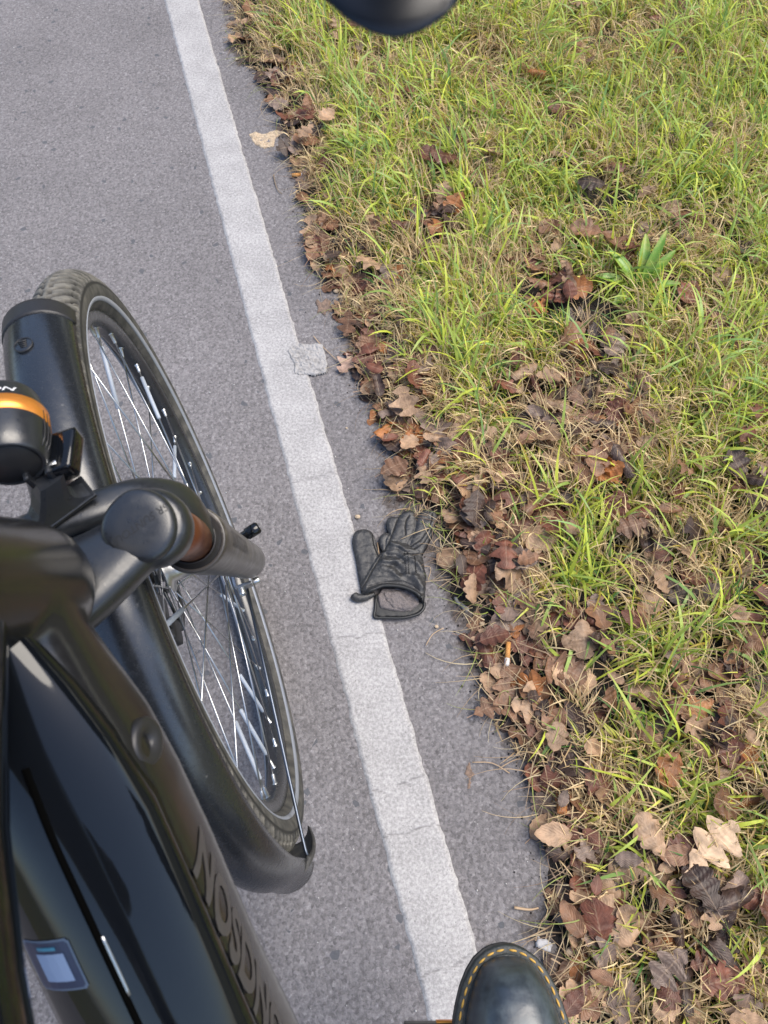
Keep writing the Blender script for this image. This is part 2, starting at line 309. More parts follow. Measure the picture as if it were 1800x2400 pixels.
# ------------------------------------------------------------------ ground plan: t runs along the line, s across it
YAW = math.atan2(1117, math.hypot(3522, FPX)); LD = np.array([-math.sin(YAW), math.cos(YAW)]); LN = np.array([math.cos(YAW), math.sin(YAW)])
K = 1800/1659
def ts(px, py, z=0): p = gp(px, py, z)[:2]; return p@LD, p@LN
def xy(t, s): return np.multiply.outer(t, LD)+np.multiply.outer(s, LN)
lw = [ts(x*K, y*K)[1] for x, y in ((355, 0), (480, 480), (620, 1000), (760, 1590), (918, 2195))]; rw = [ts(x*K, y*K)[1] for x, y in ((430, 0), (570, 480), (710, 950), (850, 1430), (1000, 1940))]
S0, S1 = float(np.mean(lw)), float(np.mean(rw))
ED = np.array([ts(x*K, y*K) for x, y in ((500, 0), (520, 100), (570, 170), (600, 230), (637, 330), (655, 430), (690, 570), (738, 650), (775, 760), (805, 860), (850, 950), (865, 1080), (945, 1190), (1003, 1330), (1037, 1430), (1062, 1530), (1130, 1660), (1185, 1790), (1200, 1900), (1165, 2000), (1200, 2100), (1240, 2212))])
ED = ED[np.argsort(ED[:, 0])]
def edge(t): return np.interp(t, ED[:, 0], ED[:, 1])
def grid(ta, sa):
    T, S = np.meshgrid(ta, sa, indexing='ij'); nT, nS = T.shape; I = np.arange(nT*nS).reshape(nT, nS)
    F = np.stack([I[:-1, :-1], I[1:, :-1], I[1:, 1:], I[:-1, 1:]], -1).reshape(-1, 4)
    return T, S, F[:, ::-1]
far = [-40, -20, -8, -3, -1.5]; 
# whole ground out to the horizon
V = [(-80, -80, -.05), (80, -80, -.05), (80, 80, -.05), (-80, 80, -.05)]
tag(mk('ground', V, [(0, 1, 2, 3)], M['far'], None, False), kind='structure')
# asphalt path
ta = np.r_[far, np.arange(-.7, 2.7, .01), 3.2, 4, 8, 20, 40]; sa = np.r_[-3.2, -2, -1.2, np.arange(-.75, .62, .01)]
T, S, F = grid(ta, sa); P = xy(T, S).reshape(-1, 2)
Z = np.where((T > -.7) & (T < 2.7), (fbm(T*7, S*7, 3)-.5)*.001, 0).ravel()
d = S-edge(T); dirt = np.clip((d+.075+(fbm(T*12, S*12, 5)-.5)*.09)/.075, 0, 1)*.62
quadmeshA = quadmesh('asphalt_path', np.c_[P, Z], F, M['asphalt'], None, True, {'dirt': ('FLOAT', dirt.ravel())})
tag(quadmeshA, kind='structure')
# painted line with crumbling edges and hairline cracks
ta = np.r_[-20, -8, -3, -1.2, np.arange(-.8, 2.8, .002), 3.2, 5, 20]; nn = 22; u = np.linspace(0, 1, nn)
eL = S0+(vn(ta*95, ta*0, 21)-.5)*.003+(vn(ta*24, ta*0, 22)-.5)*.0015; eR = S1+(vn(ta*95, ta*0, 23)-.5)*.003+(vn(ta*24, ta*0, 24)-.5)*.0015
T = np.repeat(ta[:, None], nn, 1); S = eL[:, None]*(1-u)+eR[:, None]*u; P = xy(T, S).reshape(-1, 2)
P = np.stack([T.ravel(), S.ravel()], 1)@np.stack([LD, LN])
Z = .0042+(fbm(T*7, S*7, 3)-.5)*.001*((T > -.7) & (T < 2.7)); 
CR = []
for (x0, y0), (x1, y1) in (((628, 1040), (735, 1025)), ((655, 1155), (700, 1140)), ((715, 1385), (828, 1372)), ((795, 1728), (930, 1668)), ((812, 1818), (960, 1778)), ((905, 2118), (1020, 2062)), ((560, 800), (650, 778)), ((545, 690), (640, 668)), ((700, 1290), (735, 1300)), ((850, 1950), (905, 1938)), ((575, 860), (655, 850)), ((690, 1250), (720, 1245))):
    a0 = np.array(ts(x0*K, y0*K)); a1 = np.array(ts(x1*K, y1*K)); CR.append((a0, a1))
worn = np.zeros_like(T)
for ci, (a0, a1) in enumerate(CR):
    lam = (S-a0[1])/(a1[1]-a0[1]); tt = a0[0]+(a1[0]-a0[0])*lam+(fbm(S*60, S*0+ci, 40)-.5)*.022
    wd = (.0005+.0011*vn(S*90, S*0+ci, 41))*(1 if ci in (0, 2, 3, 4, 5) else .6)
    dd = np.abs(T-tt); k = np.exp(-(dd/wd)**2)*((lam > -.06) & (lam < 1.06)); worn = np.maximum(worn, k*(.75 if ci in (0, 2, 3, 4, 5) else .4)); Z = Z-.0012*k
Z[:, 0] = -.001; Z[:, -1] = -.001
I = np.arange(T.size).reshape(T.shape); F = np.stack([I[:-1, :-1], I[1:, :-1], I[1:, 1:], I[:-1, 1:]], -1).reshape(-1, 4)[:, ::-1]
tag(quadmesh('painted_line', np.c_[P, Z.ravel()], F, M['paint'], None, True, {'worn': ('FLOAT', worn.ravel())}), kind='structure')
# verge soil
ta = np.r_[far, np.arange(-1.0, 3.0, .012), 3.3, 4, 8, 20, 40]; sa = np.r_[np.arange(-.05, .3, .009), np.arange(.3, 1.9, .02), 2.2, 3, 6, 14, 30]
T, S, F = grid(ta, sa); SS = S+edge(T); P = np.stack([T.ravel(), SS.ravel()], 1)@np.stack([LD, LN])
def vz(t, s):       # height of the verge at distance s beyond the asphalt edge
    return -.008+.020*np.clip((s+.03)/.12, 0, 1)+.015*np.clip(s/.6, 0, 1)+(fbm(t*22, s*22, 9)-.5)*.022*np.clip((s+.05)/.05, 0, 1)
Z = vz(T, S); Z[:, 0] = -.02
vo = quadmesh('verge_soil', np.c_[P, Z.ravel()], F, [M['soil'], M['far']], None, True); fc = F[:, 0]; TT_, SS_ = T.ravel()[fc], S.ravel()[fc]
vo.data.polygons.foreach_set('material_index', ((TT_ < -1.0) | (TT_ > 3.0) | (SS_ > 1.85)).astype(np.int32)); tag(vo, kind='structure')
def vground(x, y):
    t = x*LD[0]+y*LD[1]; s = x*LN[0]+y*LN[1]-edge(t); return np.maximum(vz(t, s), np.where(s < .0, 0.001, -1)), t, s

# ------------------------------------------------------------------ leaves
def leafshape(kind, seed):
    r = random.Random(seed); rows = 31 if kind == 'oak' else 15; cols = [-1, -.5, 0, .5, 1]
    curl = r.choice([.3, .8, 1.5, 2.4, -.9, 3.2, 1.1]); bend = r.uniform(-.5, .9); tw = r.uniform(-.6, .6); nl = r.uniform(2.9, 4.0); ph = r.uniform(0, 1)
    if kind == 'hero': rows = 41; curl = .5; bend = .35; tw = .15; nl = 3.3
    V = []; UV = []
    for j in range(rows):
        y = j/(rows-1)
        if kind == 'oak': wv = (.05+.30*math.sin(math.pi*min(1, y**1.15))**.8)*(.56+.44*abs(math.sin(math.pi*(nl*y+.12)))**.55)*1.2 if 0 < y < 1 else .015
        elif kind == 'hero': wv = (.03+.36*math.sin(math.pi*min(1, y**1.25))**.85)*(.30+.70*abs(math.sin(math.pi*(nl*y+.1)))**.75) if 0 < y < 1 else .012
        elif kind == 'ovate': wv = .30*math.sin(math.pi*y**.85)**.75*(1+(.07 if j % 2 else -.04)) if 0 < y < 1 else .01
        else: wv = .36*math.sin(math.pi*y**.8)**.6*(1+.55*math.sin(2*math.pi*2.4*y+ph)) if 0 < y < 1 else .01
        for c in cols:
            ww = wv*(1+(.05*r.uniform(-1, 1) if abs(c) == 1 else 0)); x = c*ww; yy = y+(.05*abs(c) if kind != 'ovate' else .03*abs(c))+r.uniform(-.003, .003)
            cv = curl*(1+.5*(y-.5)); 
            if abs(cv) > .05: R = 1/(cv*1.6); X = R*math.sin(x/R); Z = R*(1-math.cos(x/R))
            else: X, Z = x, 0
            Z += .02*math.cos(yy*26)*abs(c)*(1.6 if kind == 'ovate' else 1)+r.uniform(-.018, .018)
            a = tw*(y-.5); X, Z = X*math.cos(a)-Z*math.sin(a), X*math.sin(a)+Z*math.cos(a)
            b = bend; Yc = yy-.5; Yb = math.sin(Yc*b)/b if abs(b) > .05 else Yc; Zb = (1-math.cos(Yc*b))/b if abs(b) > .05 else 0
            V.append((X, Yb, Z+Zb)); UV.append((c, y, 0))
    # stalk
    F = []; n = len(cols)
    for j in range(rows-1):
        for c in range(n-1): F.append((j*n+c, j*n+c+1, (j+1)*n+c+1, (j+1)*n+c))
    y0 = V[2]; b = len(V)
    for k, (dy, dz) in enumerate(((0, 0), (-.09, .01), (-.19, .04))):
        for dx in (-.011, .011): V.append((dx, y0[1]+dy, y0[2]+dz)); UV.append((0, 0, 0))
    F += [(b, b+1, b+3, b+2), (b+2, b+3, b+5, b+4)]
    V = np.array(V); V[:, 2] -= V[:, 2].min(); return V, F, np.array(UV), curl
LV = []
for k, kd in enumerate(['oak']*9+['ovate']*7+['jagged']*3):
    V, F, UV, cu = leafshape(kd, 100+k); LV.append((kd, V, F, UV, cu))
for k_ in range(2):
    V, F, UV, cu = leafshape('hero', 300+k_); LV.append(('oak', V, F, UV, cu))
LM = []
for kd, V, F, UV, cu in LV:
    me = bpy.data.meshes.new(kd+'_leaf'); me.from_pydata([tuple(v) for v in V], [], F); me.update()
    at = me.attributes.new('leafuv', 'FLOAT_VECTOR', 'POINT'); at.data.foreach_set('vector', UV.astype(np.float32).ravel())
    me.materials.append(M['leaf']); me.polygons.foreach_set('use_smooth', [True]*len(me.polygons)); LM.append(me)
LC = [('reddish brown', (.135, .050, .030)), ('pale brown', (.32, .205, .125)), ('dark brown', (.045, .026, .02)), ('mid brown', (.18, .092, .050)), ('greyish brown', (.18, .128, .102)), ('rusty orange', (.30, .115, .035))]
LCW = [.21, .22, .16, .24, .13, .04]
patch = [(620, 60, 50, 10), (640, 170, 50, 14), (660, 260, 40, 12), (700, 320, 40, 10), (740, 560, 45, 14), (790, 620, 50, 14), (850, 700, 60, 20), (880, 780, 50, 16), (850, 870, 45, 16), (930, 850, 60, 18), (905, 1000, 60, 24), (1000, 980, 60, 22), (1060, 1080, 80, 36), (1130, 1130, 60, 22), (990, 1160, 45, 14), (1060, 1220, 45, 16), (1020, 520, 45, 12), (1230, 620, 45, 8), (1300, 690, 60, 16), (1360, 880, 80, 26), (1430, 980, 80, 30), (1390, 1100, 70, 22), (1150, 1240, 70, 24), (1250, 1210, 60, 12), (1180, 1370, 60, 24), (1130, 1320, 45, 14), (1260, 1450, 60, 14), (1350, 1500, 60, 18), (1180, 1500, 45, 10), (1240, 1640, 50, 12), (1290, 1740, 50, 12), (1330, 1850, 60, 13), (1620, 1660, 90, 28), (1720, 1560, 70, 20), (1250, 900, 60, 12), (1560, 1350, 70, 12), (1450, 1880, 80, 11), (1380, 2020, 60, 12), (1560, 2080, 110, 12), (1650, 2250, 110, 13), (1460, 2250, 80, 11), (1400, 2150, 60, 9), (1760, 1150, 50, 10), (1780, 160, 40, 6), (1310, 290, 35, 5), (830, 130, 60, 10), (1250, 1050, 60, 10), (1500, 1250, 80, 10), (1680, 1750, 60, 10), (880, 240, 60, 8), (1130, 430, 50, 5), (1600, 560, 60, 6)]
pts = []
for px, py, r, n in patch:
    for _ in range(int(n*1.25)): pts.append((px+random.gauss(0, r*.62), py+random.gauss(0, r*.62), 1))
for _ in range(520): pts.append((random.uniform(560, 1900), random.uniform(-60, 2450), 0))
for _ in range(190):
    t = random.uniform(-.45, 2.35); s = edge(t)+abs(random.gauss(0, .02+.09*float(vn(t*9, 0, 91))))-.008; p = xy(t, s); pts.append((None, (p[0], p[1]), 1))
PP = []
for q in pts:
    if q[0] is None: x, y = q[1]
    else: p = gp(q[0], q[1], .02); x, y = p[0], p[1]
    t = x*LD[0]+y*LD[1]; s = x*LN[0]+y*LN[1]-edge(t)
    if s < -.012: continue
    if q[0] is None or True:
        g_ = np.array([x, y])-gp(955, 1290)[:2]
        if any(np.hypot(*(np.array([x, y])-gp(px_, py_)[:2])) < .026 for px_, py_ in ((696, 411), (1186, 1540), (1272, 2215), (1080, 1415))): continue
        if abs(g_[0]) < .085 and -.12 < g_[1] < .105 and s < .075: continue
    PP.append((x, y, q[2], t, s))
LP = np.array([(a, b) for a, b, c, d, e in PP])
GLOVE = gp(925, 1320)[:2]; gt, gs = GLOVE@LD, GLOVE@LN
def zone(t, s):
    if t > 1.55: A = 'high up the verge'
    elif t > .95: A = 'beyond the grey scrap'
    elif t > .62: A = 'just beyond the glove'
    elif t > .3: A = 'level with the glove'
    elif t > .02: A = 'between glove and boot'
    else: A = 'near the boot'
    B = 'at asphalt edge' if s < .06 else ('in litter band' if s < .2 else ('among grass' if s < .55 else 'in far grass'))
    return A, B
stuffV = []; stuffF = []; stuffUV = []; stuffC = []; base = 0; nind = 0
order = list(range(len(PP))); random.shuffle(order); order.sort(key=lambda i: -PP[i][2])
used = {}; fi = 0
for ii in order:
    x, y, dense, t, s = PP[ii]
    vi = random.randrange(len(LV)); kd, V, F, UV, cu = LV[vi]; sz = random.uniform(.034, .072)*(.8 if kd == 'ovate' else 1)
    cn, cc = random.choices(LC, LCW)[0]; var = random.uniform(.75, 1.3); cc = [min(.8, c*var) for c in cc]
    rz = random.uniform(0, 6.283); tx = random.gauss(0, .28); ty = random.gauss(0, .28)
    if random.random() < .3: tx += math.pi
    z0 = float(vground(x, y)[0])
    R = Matrix.Rotation(rz, 3, 'Z')@Matrix.Rotation(tx, 3, 'X')@Matrix.Rotation(ty, 3, 'Y')
    W = (V*sz)@np.array(R).T; squash = .55 if s < .09 else .8; W[:, 2] *= squash; lift = -W[:, 2].min()+(.014 if dense and s > .16 else 0)+random.uniform(-.004, .016 if dense else .045); z = z0+lift
    vis = dense and -.25 < t < 2.2 and s < .7
    if vis and nind < 290:
        o = bpy.data.objects.new('fallen_leaf', LM[vi]); COL.objects.link(o); o.location = (x, y, z); Mx = Matrix.Diagonal((1, 1, squash))@R@Matrix.Scale(sz, 3); o.matrix_world = Matrix.Translation((x, y, z))@Mx.to_4x4(); o.color = (*cc, 1)
        A, B = zone(t, s); kn = {'oak': 'lobed oak leaf', 'ovate': 'oval toothed leaf', 'jagged': 'jagged broad leaf'}[kd]; st = 'tightly curled' if cu >= 2 else ('curled' if cu > .9 else 'flattish')
        szw = 'small ' if sz < .045 else ('large ' if sz > .060 else ''); ov = 'overturned ' if abs(tx) > 1.6 else ''
        tag(o, f'{ov}{st} {szw}{cn} {kn} {B} {A}', 'leaf', 'fallen leaves on the verge'); nind += 1
    else:
        stuffV.append(W+np.array([x, y, z])); stuffF += [tuple(i+base for i in f) for f in F]; stuffUV.append(UV); stuffC += [(*cc, 1)]*len(V); base += len(V)
V = np.concatenate(stuffV); o = quadmesh('leaf_litter', V, np.array(stuffF), M['leafstuff'], None, True, {'leafuv': ('FLOAT_VECTOR', np.concatenate(stuffUV)), 'tint': ('FLOAT_COLOR', np.array(stuffC))})
tag(o, 'brown leaf litter matted under the grass of the verge', 'leaf litter', kind='stuff')
# crumbs and bits in the litter band
def crumbs(name, n, fn, m, lab, cat):
    V = []; F = []
    for i in range(n):
        x, y, r = fn(); z = float(vground(x, y)[0])+r*.3; b = len(V)
        for a, bb, c in ((1, 0, 0), (-1, 0, 0), (0, 1, 0), (0, -1, 0), (0, 0, 1), (0, 0, -1)): V.append((x+a*r*random.uniform(.6, 1.3), y+bb*r*random.uniform(.6, 1.3), z+c*r*.6))
        F += [(b+i0, b+i1, b+i2) for i0, i1, i2 in ((0, 2, 4), (2, 1, 4), (1, 3, 4), (3, 0, 4), (2, 0, 5), (1, 2, 5), (3, 1, 5), (0, 3, 5))]
    tag(quadmesh(name, V, F, m, None, False), lab, cat, kind='stuff')
def f1():
    t = random.uniform(-.4, 2.4); p = xy(t, edge(t)+random.gauss(.005, .02)); return p[0], p[1], random.uniform(.0006, .0022)
crumbs('soil_crumbs', 1500, f1, M['soil'], 'dark soil crumbs spilling on to the asphalt edge', 'soil')
def f2():
    t = random.uniform(-.4, 2.4); p = xy(t, random.uniform(-.7, edge(t))); return p[0], p[1], random.uniform(.0006, .0016)
crumbs('grit', 420, f2, M['grit'], 'pale grit scattered over the asphalt', 'grit')

# ------------------------------------------------------------------ grass
def inpix(n, t0=-.95, t1=2.95, s1=1.8):
    t = rng.uniform(t0, t1, n); s = rng.uniform(-.004, s1, n); lim = .62+.42*np.clip(t, -.3, 2.5)+.45; k = s < lim; return t[k], s[k]
def blades(name, n, lo, hi, wid, flat, colfn, lab, seg=4, edgeclear=.03, leafavoid=.8, clump=1.0, tuft=9):
    # tufts: blades share a root and fan out
    t, s = inpix(n//tuft); X = xy(t*1.0, s*0.0)[..., :]; e = edge(t); P0 = np.stack([t, s+e], 1)@np.stack([LD, LN])
    dens = fbm(t*6, s*6, 60); grow = np.clip((s-edgeclear)/.12, 0, 1)**.7
    # fewer blades where leaves lie thick
    lv = np.zeros(len(t))
    for i0 in range(0, len(t), 4000):
        dd = ((P0[i0:i0+4000, None, :]-LP[None])**2).sum(-1); lv[i0:i0+4000] = (np.exp(-dd/.0011)).sum(1)
    pz = fbm(t*9+3, s*9, 66 if 'dry' in name else 67); keep = rng.random(len(t)) < (grow*np.clip((dens+pz-.62)*3.0, .10, 1.5)*clump*np.clip(1-leafavoid*np.clip(lv/2.2, 0, 1), .06, 1))
    # bare soil hollow under the broad-leaved weed
    hc = gp(1320, 735)[:2]; keep &= ~((((P0-hc)/np.array([.125, .062]))**2).sum(1) < 1)
    P0 = P0[keep]; t = t[keep]; s = s[keep]; T0 = np.repeat(np.arange(len(t)), tuft); m = len(T0)
    ba = rng.uniform(0, 2*math.pi, len(t)); bz = fbm(t*3, s*3, 70)*6.3
    az = np.where(rng.random(m) < .5, ba[T0], bz[T0])+rng.normal(0, .9, m); R0 = P0[T0]+rng.normal(0, .008, (m, 2))
    L_ = rng.uniform(lo, hi, m)*(.65+.7*fbm(t*5, s*5, 80))[T0]*np.clip(.45+s[T0]/.25, .4, 1); th0 = np.abs(rng.normal(0, .35, m))*flat; th1 = th0+np.abs(rng.normal(.9, .55, m))*flat
    z0 = vz(t, s)[T0]; W = wid*rng.uniform(.55, 1.35, m); C = colfn(m, t[T0], s[T0])
    pos = np.c_[R0, z0]; V = np.zeros((m, seg+1, 2, 3)); CO = np.zeros((m, seg+1, 2, 4)); side = np.c_[-np.sin(az), np.cos(az), np.zeros(m)]
    twist = rng.normal(0, .5, m); side = side*np.cos(twist)[:, None]+np.c_[np.zeros((m, 2)), np.sin(twist)]; daz = rng.normal(0, .5, m); tipk = (rng.random(m) < .4)*1.0
    for j in range(seg+1):
        f = j/seg; wj = W*(1-.95*f**2.2)*(.65+.35*min(1, f*3))
        V[:, j, 0] = pos-side*wj[:, None]; V[:, j, 1] = pos+side*wj[:, None]
        cj = C+(np.array([.40, .31, .12])-C)*(max(0, f-.55)*.8)*tipk[:, None]; CO[:, j, :, :3] = cj[:, None, :]; CO[..., 3] = 1
        th = th0+(th1-th0)*f; a = az+daz*f; d = np.c_[np.sin(th)*np.cos(a), np.sin(th)*np.sin(a), np.cos(th)]; pos = pos+d*(L_/seg)[:, None]
        pos[:, 2] = np.maximum(pos[:, 2], z0+.002)
    I = np.arange(m*(seg+1)*2).reshape(m, seg+1, 2); F = np.stack([I[:, :-1, 0], I[:, :-1, 1], I[:, 1:, 1], I[:, 1:, 0]], -1).reshape(-1, 4)
    o = quadmesh(name, V.reshape(-1, 3), F, M['blade'], None, True, {'tint': ('FLOAT_COLOR', CO.reshape(-1, 4))}); tag(o, lab, 'grass', kind='stuff'); return m
def cg(m, t, s):
    k = rng.random(m)[:, None]; a = np.array([.20, .30, .03]); b = np.array([.70, .68, .15]); c = np.array([.08, .18, .045]); col = a+(b-a)*k
    q = rng.random(m)[:, None]; col = np.where(q < .2, c, col); col = np.where(q > .86, np.array([.50, .38, .08]), col); return col*rng.uniform(.8, 1.45, (m, 1))
def cs(m, t, s):
    k = rng.random(m)[:, None]; return (np.array([.82, .66, .38])*(1-k)+np.array([.48, .33, .18])*k)*rng.uniform(.6, 1.3, (m, 1))
def cw(m, t, s):
    k = rng.random(m)[:, None]; return (np.array([.58, .64, .08])*(1-k)+np.array([.26, .42, .13])*k)*rng.uniform(.8, 1.2, (m, 1))
nb = blades('green_grass', 155000, .03, .085, .0020, 1.8, cg, 'short mixed green and yellowing grass of the verge', leafavoid=.78)
nb += blades('dry_grass', 160000, .035, .10, .0014, 1.7, cs, 'dead straw coloured grass matted between the green blades', edgeclear=-.03, leafavoid=.3, tuft=11)
nb += blades('long_grass', 38000, .06, .15, .0029, 1.7, cw, 'longer broad green grass blades bending over the verge', seg=6, edgeclear=.06, tuft=5)
# long loose straws sprawling over the litter and the asphalt edge
V = []; F = []; CO = []; random.seed(21)
for k in range(2600):
    t = random.uniform(-.4, 2.35); s = abs(random.gauss(.0, .13))+.004; p = xy(t, edge(t)+s); a = random.uniform(0, 6.283) if s > .08 else random.gauss(math.atan2(-LN[1], -LN[0]), 1.2); L = random.uniform(.03, .11)
    z = float(vground(p[0], p[1])[0])+random.uniform(.002, .014); wd = random.uniform(.0005, .0011); cv = random.gauss(0, 1.0); col = np.array(random.choice([(.52, .40, .24), (.38, .27, .16), (.25, .16, .10), (.60, .50, .30), (.30, .36, .08)]))*random.uniform(.7, 1.15); q_ = np.array([p[0], p[1], z]); b = len(V); hgt = random.uniform(0, .02)
    for j in range(7):
        f = j/6; sd_ = np.array([-math.sin(a), math.cos(a), 0])*wd*(1-.8*f); z2 = max(z+hgt*math.sin(math.pi*f)*1.0, float(vground(q_[0], q_[1])[0])+.0012 if j % 2 == 0 else -1); q_[2] = z2
        V += [q_-sd_, q_+sd_]; CO += [(*col, 1)]*2; a += cv/6; q_ = q_+np.array([math.cos(a), math.sin(a), 0])*L/6
    F += [(b+2*j, b+2*j+1, b+2*j+3, b+2*j+2) for j in range(6)]
tag(quadmesh('loose_straw', V, F, M['blade'], None, True, {'tint': ('FLOAT_COLOR', CO)}), 'loose dead straws sprawled over the leaf litter and asphalt edge', 'straw', kind='stuff')
print('BLADES', nb)
# ------------------------------------------------------------------ broad-leaved weed
wc = gp(1490, 700, .015); wr = thing('weed', (wc[0], wc[1], .02), 'green broad-leaved weed beside the patch of bare black soil', 'weed')
M['weed'] = mat('weed_leaf', (.13, .26, .03), .4, noise=(45, (.32, .34, .07), .45, .7))
def strap(p0, az, L, wd, rise, droop, wave=.0):
    V = []; F = []; n = 11; p = np.array(p0, float); th = rise; side = np.array([-math.sin(az), math.cos(az), 0])
    for j in range(n):
        f = j/(n-1); ww = wd*(math.sin(math.pi*(f*.92+.06))**.7)
        for c in (-1, -.5, 0, .5, 1): V.append(p+side*ww*c+np.array([0, 0, .12*ww*abs(c)*4+wave*math.sin(j*1.3+c)]))
        d = np.array([math.sin(th)*math.cos(az), math.sin(th)*math.sin(az), math.cos(th)]); p = p+d*L/(n-1); th += droop/(n-1)
    for j in range(n-1):
        for c in range(4): a = j*5+c; F.append((a, a+1, a+6, a+5))
    return V, F
for az, L, wd, r0 in ((1.5, .10, .011, .5), (2.3, .09, .012, .7), (2.9, .085, .012, .9), (.7, .09, .01, .5), (4.6, .07, .012, .9), (5.3, .08, .012, .8), (3.7, .06, .013, 1.0), (1.1, .11, .009, .4), (.0, .07, .01, .8)):
    V, F = strap((wc[0], wc[1], .025), az, L*1.25, wd*1.1, r0, .8, .0006); mk('leaf_blade', V, F, M['weed'], wr)
for px, py, lab in ((1410, 945, 'small round-leaved green seedling on the dark oak leaves'), (1300, 220, 'tiny pale green seedling in the upper grass'), (900, 130, 'bluish green feathery seedling below the dark handlebar part')):
    c = gp(px, py, .02); e = thing('seedling', (c[0], c[1], .03), lab, 'seedling', 'seedlings in the verge')
    for k in range(5): V, F = strap((c[0], c[1], .03), k*1.26+.3, .014, .005, 1.1, .4); mk('leaf_blade', V, F, M['weed'], e)
# a few single leaves that stand out
def hero(px, py, vi, sz, rz, col, lab, z=.004, tx=0., ty=0.):
    kd, V, F, UV, cu = LV[vi]; c = gp(px, py, z); o = bpy.data.objects.new('fallen_leaf', LM[vi]); COL.objects.link(o)
    o.location = (c[0], c[1], z); o.rotation_euler = (tx, ty, rz); o.scale = (sz, sz, sz*.7); o.color = (*col, 1); tag(o, lab, 'leaf')
flat_oak = len(LV)-1; flat_ov = min(range(9, 16), key=lambda i: abs(LV[i][4]))
hero(1665, 1985, flat_oak, .095, -.9, (.56, .39, .25), 'large pale tan lobed oak leaf lying open on the grass near the lower right', .062, .1, .1)
hero(815, 852, 16, .052, 2.6, (.33, .22, .17), 'flattened pinkish tan leaf with ragged edge on asphalt right of the grey scrap', .006)
hero(1660, 1690, flat_oak, .08, .6, (.36, .15, .05), 'rusty orange oak leaf with round lobes under long grass at lower right', .05)
hero(1400, 990, flat_oak, .085, -2.2, (.13, .085, .075), 'large dark greyish oak leaf on top of the leaf pile in the grass', .03)
hero(1240, 625, 17, .06, .3, (.33, .19, .13), 'light brown jagged leaf in the grass beyond the bare soil patch', .03)
hero(975, 505, flat_ov, .05, .3, (.26, .12, .06), 'brown oval leaf standing out in the green grass near the upper edge', .03, .5)
hero(1470, 1500, flat_oak, .055, 2.0, (.5, .32, .2), 'small pale tan oak leaf tip poking out of green grass right of the orange butt', .03)
hero(1435, 1880, 18, .07, 1.2, (.27, .17, .10), 'pointed light brown leaf propped upright in the straw grass', .025, .5)
# scraps on the asphalt
def scrap(name, poly, z, h, m, lab, cat, rough=.002, cell=.0022, sd=1, parent=None):
    P = np.array([gp(x, y, z)[:2] for x, y in poly]); mn = P.min(0)-.003; mx = P.max(0)+.003
    xs = np.arange(mn[0], mx[0], cell); ys = np.arange(mn[1], mx[1], cell); X, Y = np.meshgrid(xs, ys, indexing='ij'); d = polydist(X, Y, P)
    d = d+(fbm(X*160, Y*160, sd)-.5)*.004
    Z = z+h*np.clip(d/.002, 0, 1)+rough*(.6*(fbm(X*70, Y*70, sd+3)-.5)*2+.9*(.5-np.abs(vn(X*150+Y*60, Y*170, sd+8)-.5)*2))*np.clip(d/.004, 0, 1); Z = np.where(d > 0, Z, z-.004)
    I = np.arange(X.size).reshape(X.shape); F = np.stack([I[:-1, :-1], I[1:, :-1], I[1:, 1:], I[:-1, 1:]], -1).reshape(-1, 4); ok = (d.ravel()[F] > -.0008).all(1)
    F = F[ok]; u, inv = np.unique(F, return_inverse=True); V = np.c_[X.ravel(), Y.ravel(), Z.ravel()][u]
    o = quadmesh(name, V, inv.reshape(-1, 4), m, parent, True)
    if lab: tag(o, lab, cat)
    return o
def polydist(X, Y, P):      # signed distance, positive inside
    D = np.full(X.shape, 1e9); ins = np.zeros(X.shape, bool); n = len(P)
    for i in range(n):
        a = P[i]; b = P[(i+1) % n]; e = b-a; t = np.clip(((X-a[0])*e[0]+(Y-a[1])*e[1])/(e@e), 0, 1)
        D = np.minimum(D, np.hypot(X-a[0]-t*e[0], Y-a[1]-t*e[1]))
        c = ((a[1] > Y) != (b[1] > Y)) & (X < (b[0]-a[0])*(Y-a[1])/(b[1]-a[1]+1e-12)+a[0]); ins ^= c
    return np.where(ins, D, -D)
q = lambda L, ox, oy, s: [(ox+x/s, oy+y/s) for x, y in L]
scrap('paper_scrap', q([(455, 525), (480, 490), (560, 460), (660, 470), (700, 455), (760, 470), (785, 560), (800, 640), (800, 715), (680, 735), (600, 725), (560, 735), (515, 715), (515, 640), (480, 580)], 550, 680, 3.687), .0055, .0012, M['bark'], 'trampled grey scrap of crumpled paper lying half across the white line', 'scrap', .0032, .0014, 5)
scrap('trampled_clump', q([(230, 870), (270, 855), (330, 870), (400, 840), (470, 850), (400, 900), (395, 950), (330, 965), (270, 940), (245, 900)], 500, 0, 2.765), .0005, .0012, M['pale'], 'cream coloured trampled clump on the asphalt near the upper verge edge', 'clump', .004, .002, 9)
scrap('trampled_clump', q([(1075, 1760), (1085, 1740)], 0, 0, 1)[:0] or [(1092, 1795), (1101, 1782), (1106, 1800), (1113, 1818), (1104, 1828), (1106, 1846), (1094, 1850), (1098, 1826), (1087, 1815)], .0005, .0008, M['smear'], 'faint brown smear of trampled plant on asphalt between boot and verge', 'clump', .001, .002, 12)
scrap('trampled_clump', q([(690, 110), (715, 70), (745, 105), (790, 70), (835, 90), (820, 130), (865, 140), (845, 195), (800, 180), (775, 225), (740, 190), (705, 205), (720, 150)], 550, 680, 3.687), .001, .002, M['smear'], 'pinkish crushed leaf remains beside the verge edge above the grey scrap', 'clump', .002, .002, 15)
c = scrap('paper_tag', q([(1145, 160), (1215, 190), (1275, 230), (1258, 312), (1190, 285), (1128, 255)], 950, 2150, 3.687), .006, .0012, M['paper'], 'small folded white paper scrap on soil right of the boot', 'paper', .0006, .0012, 17)
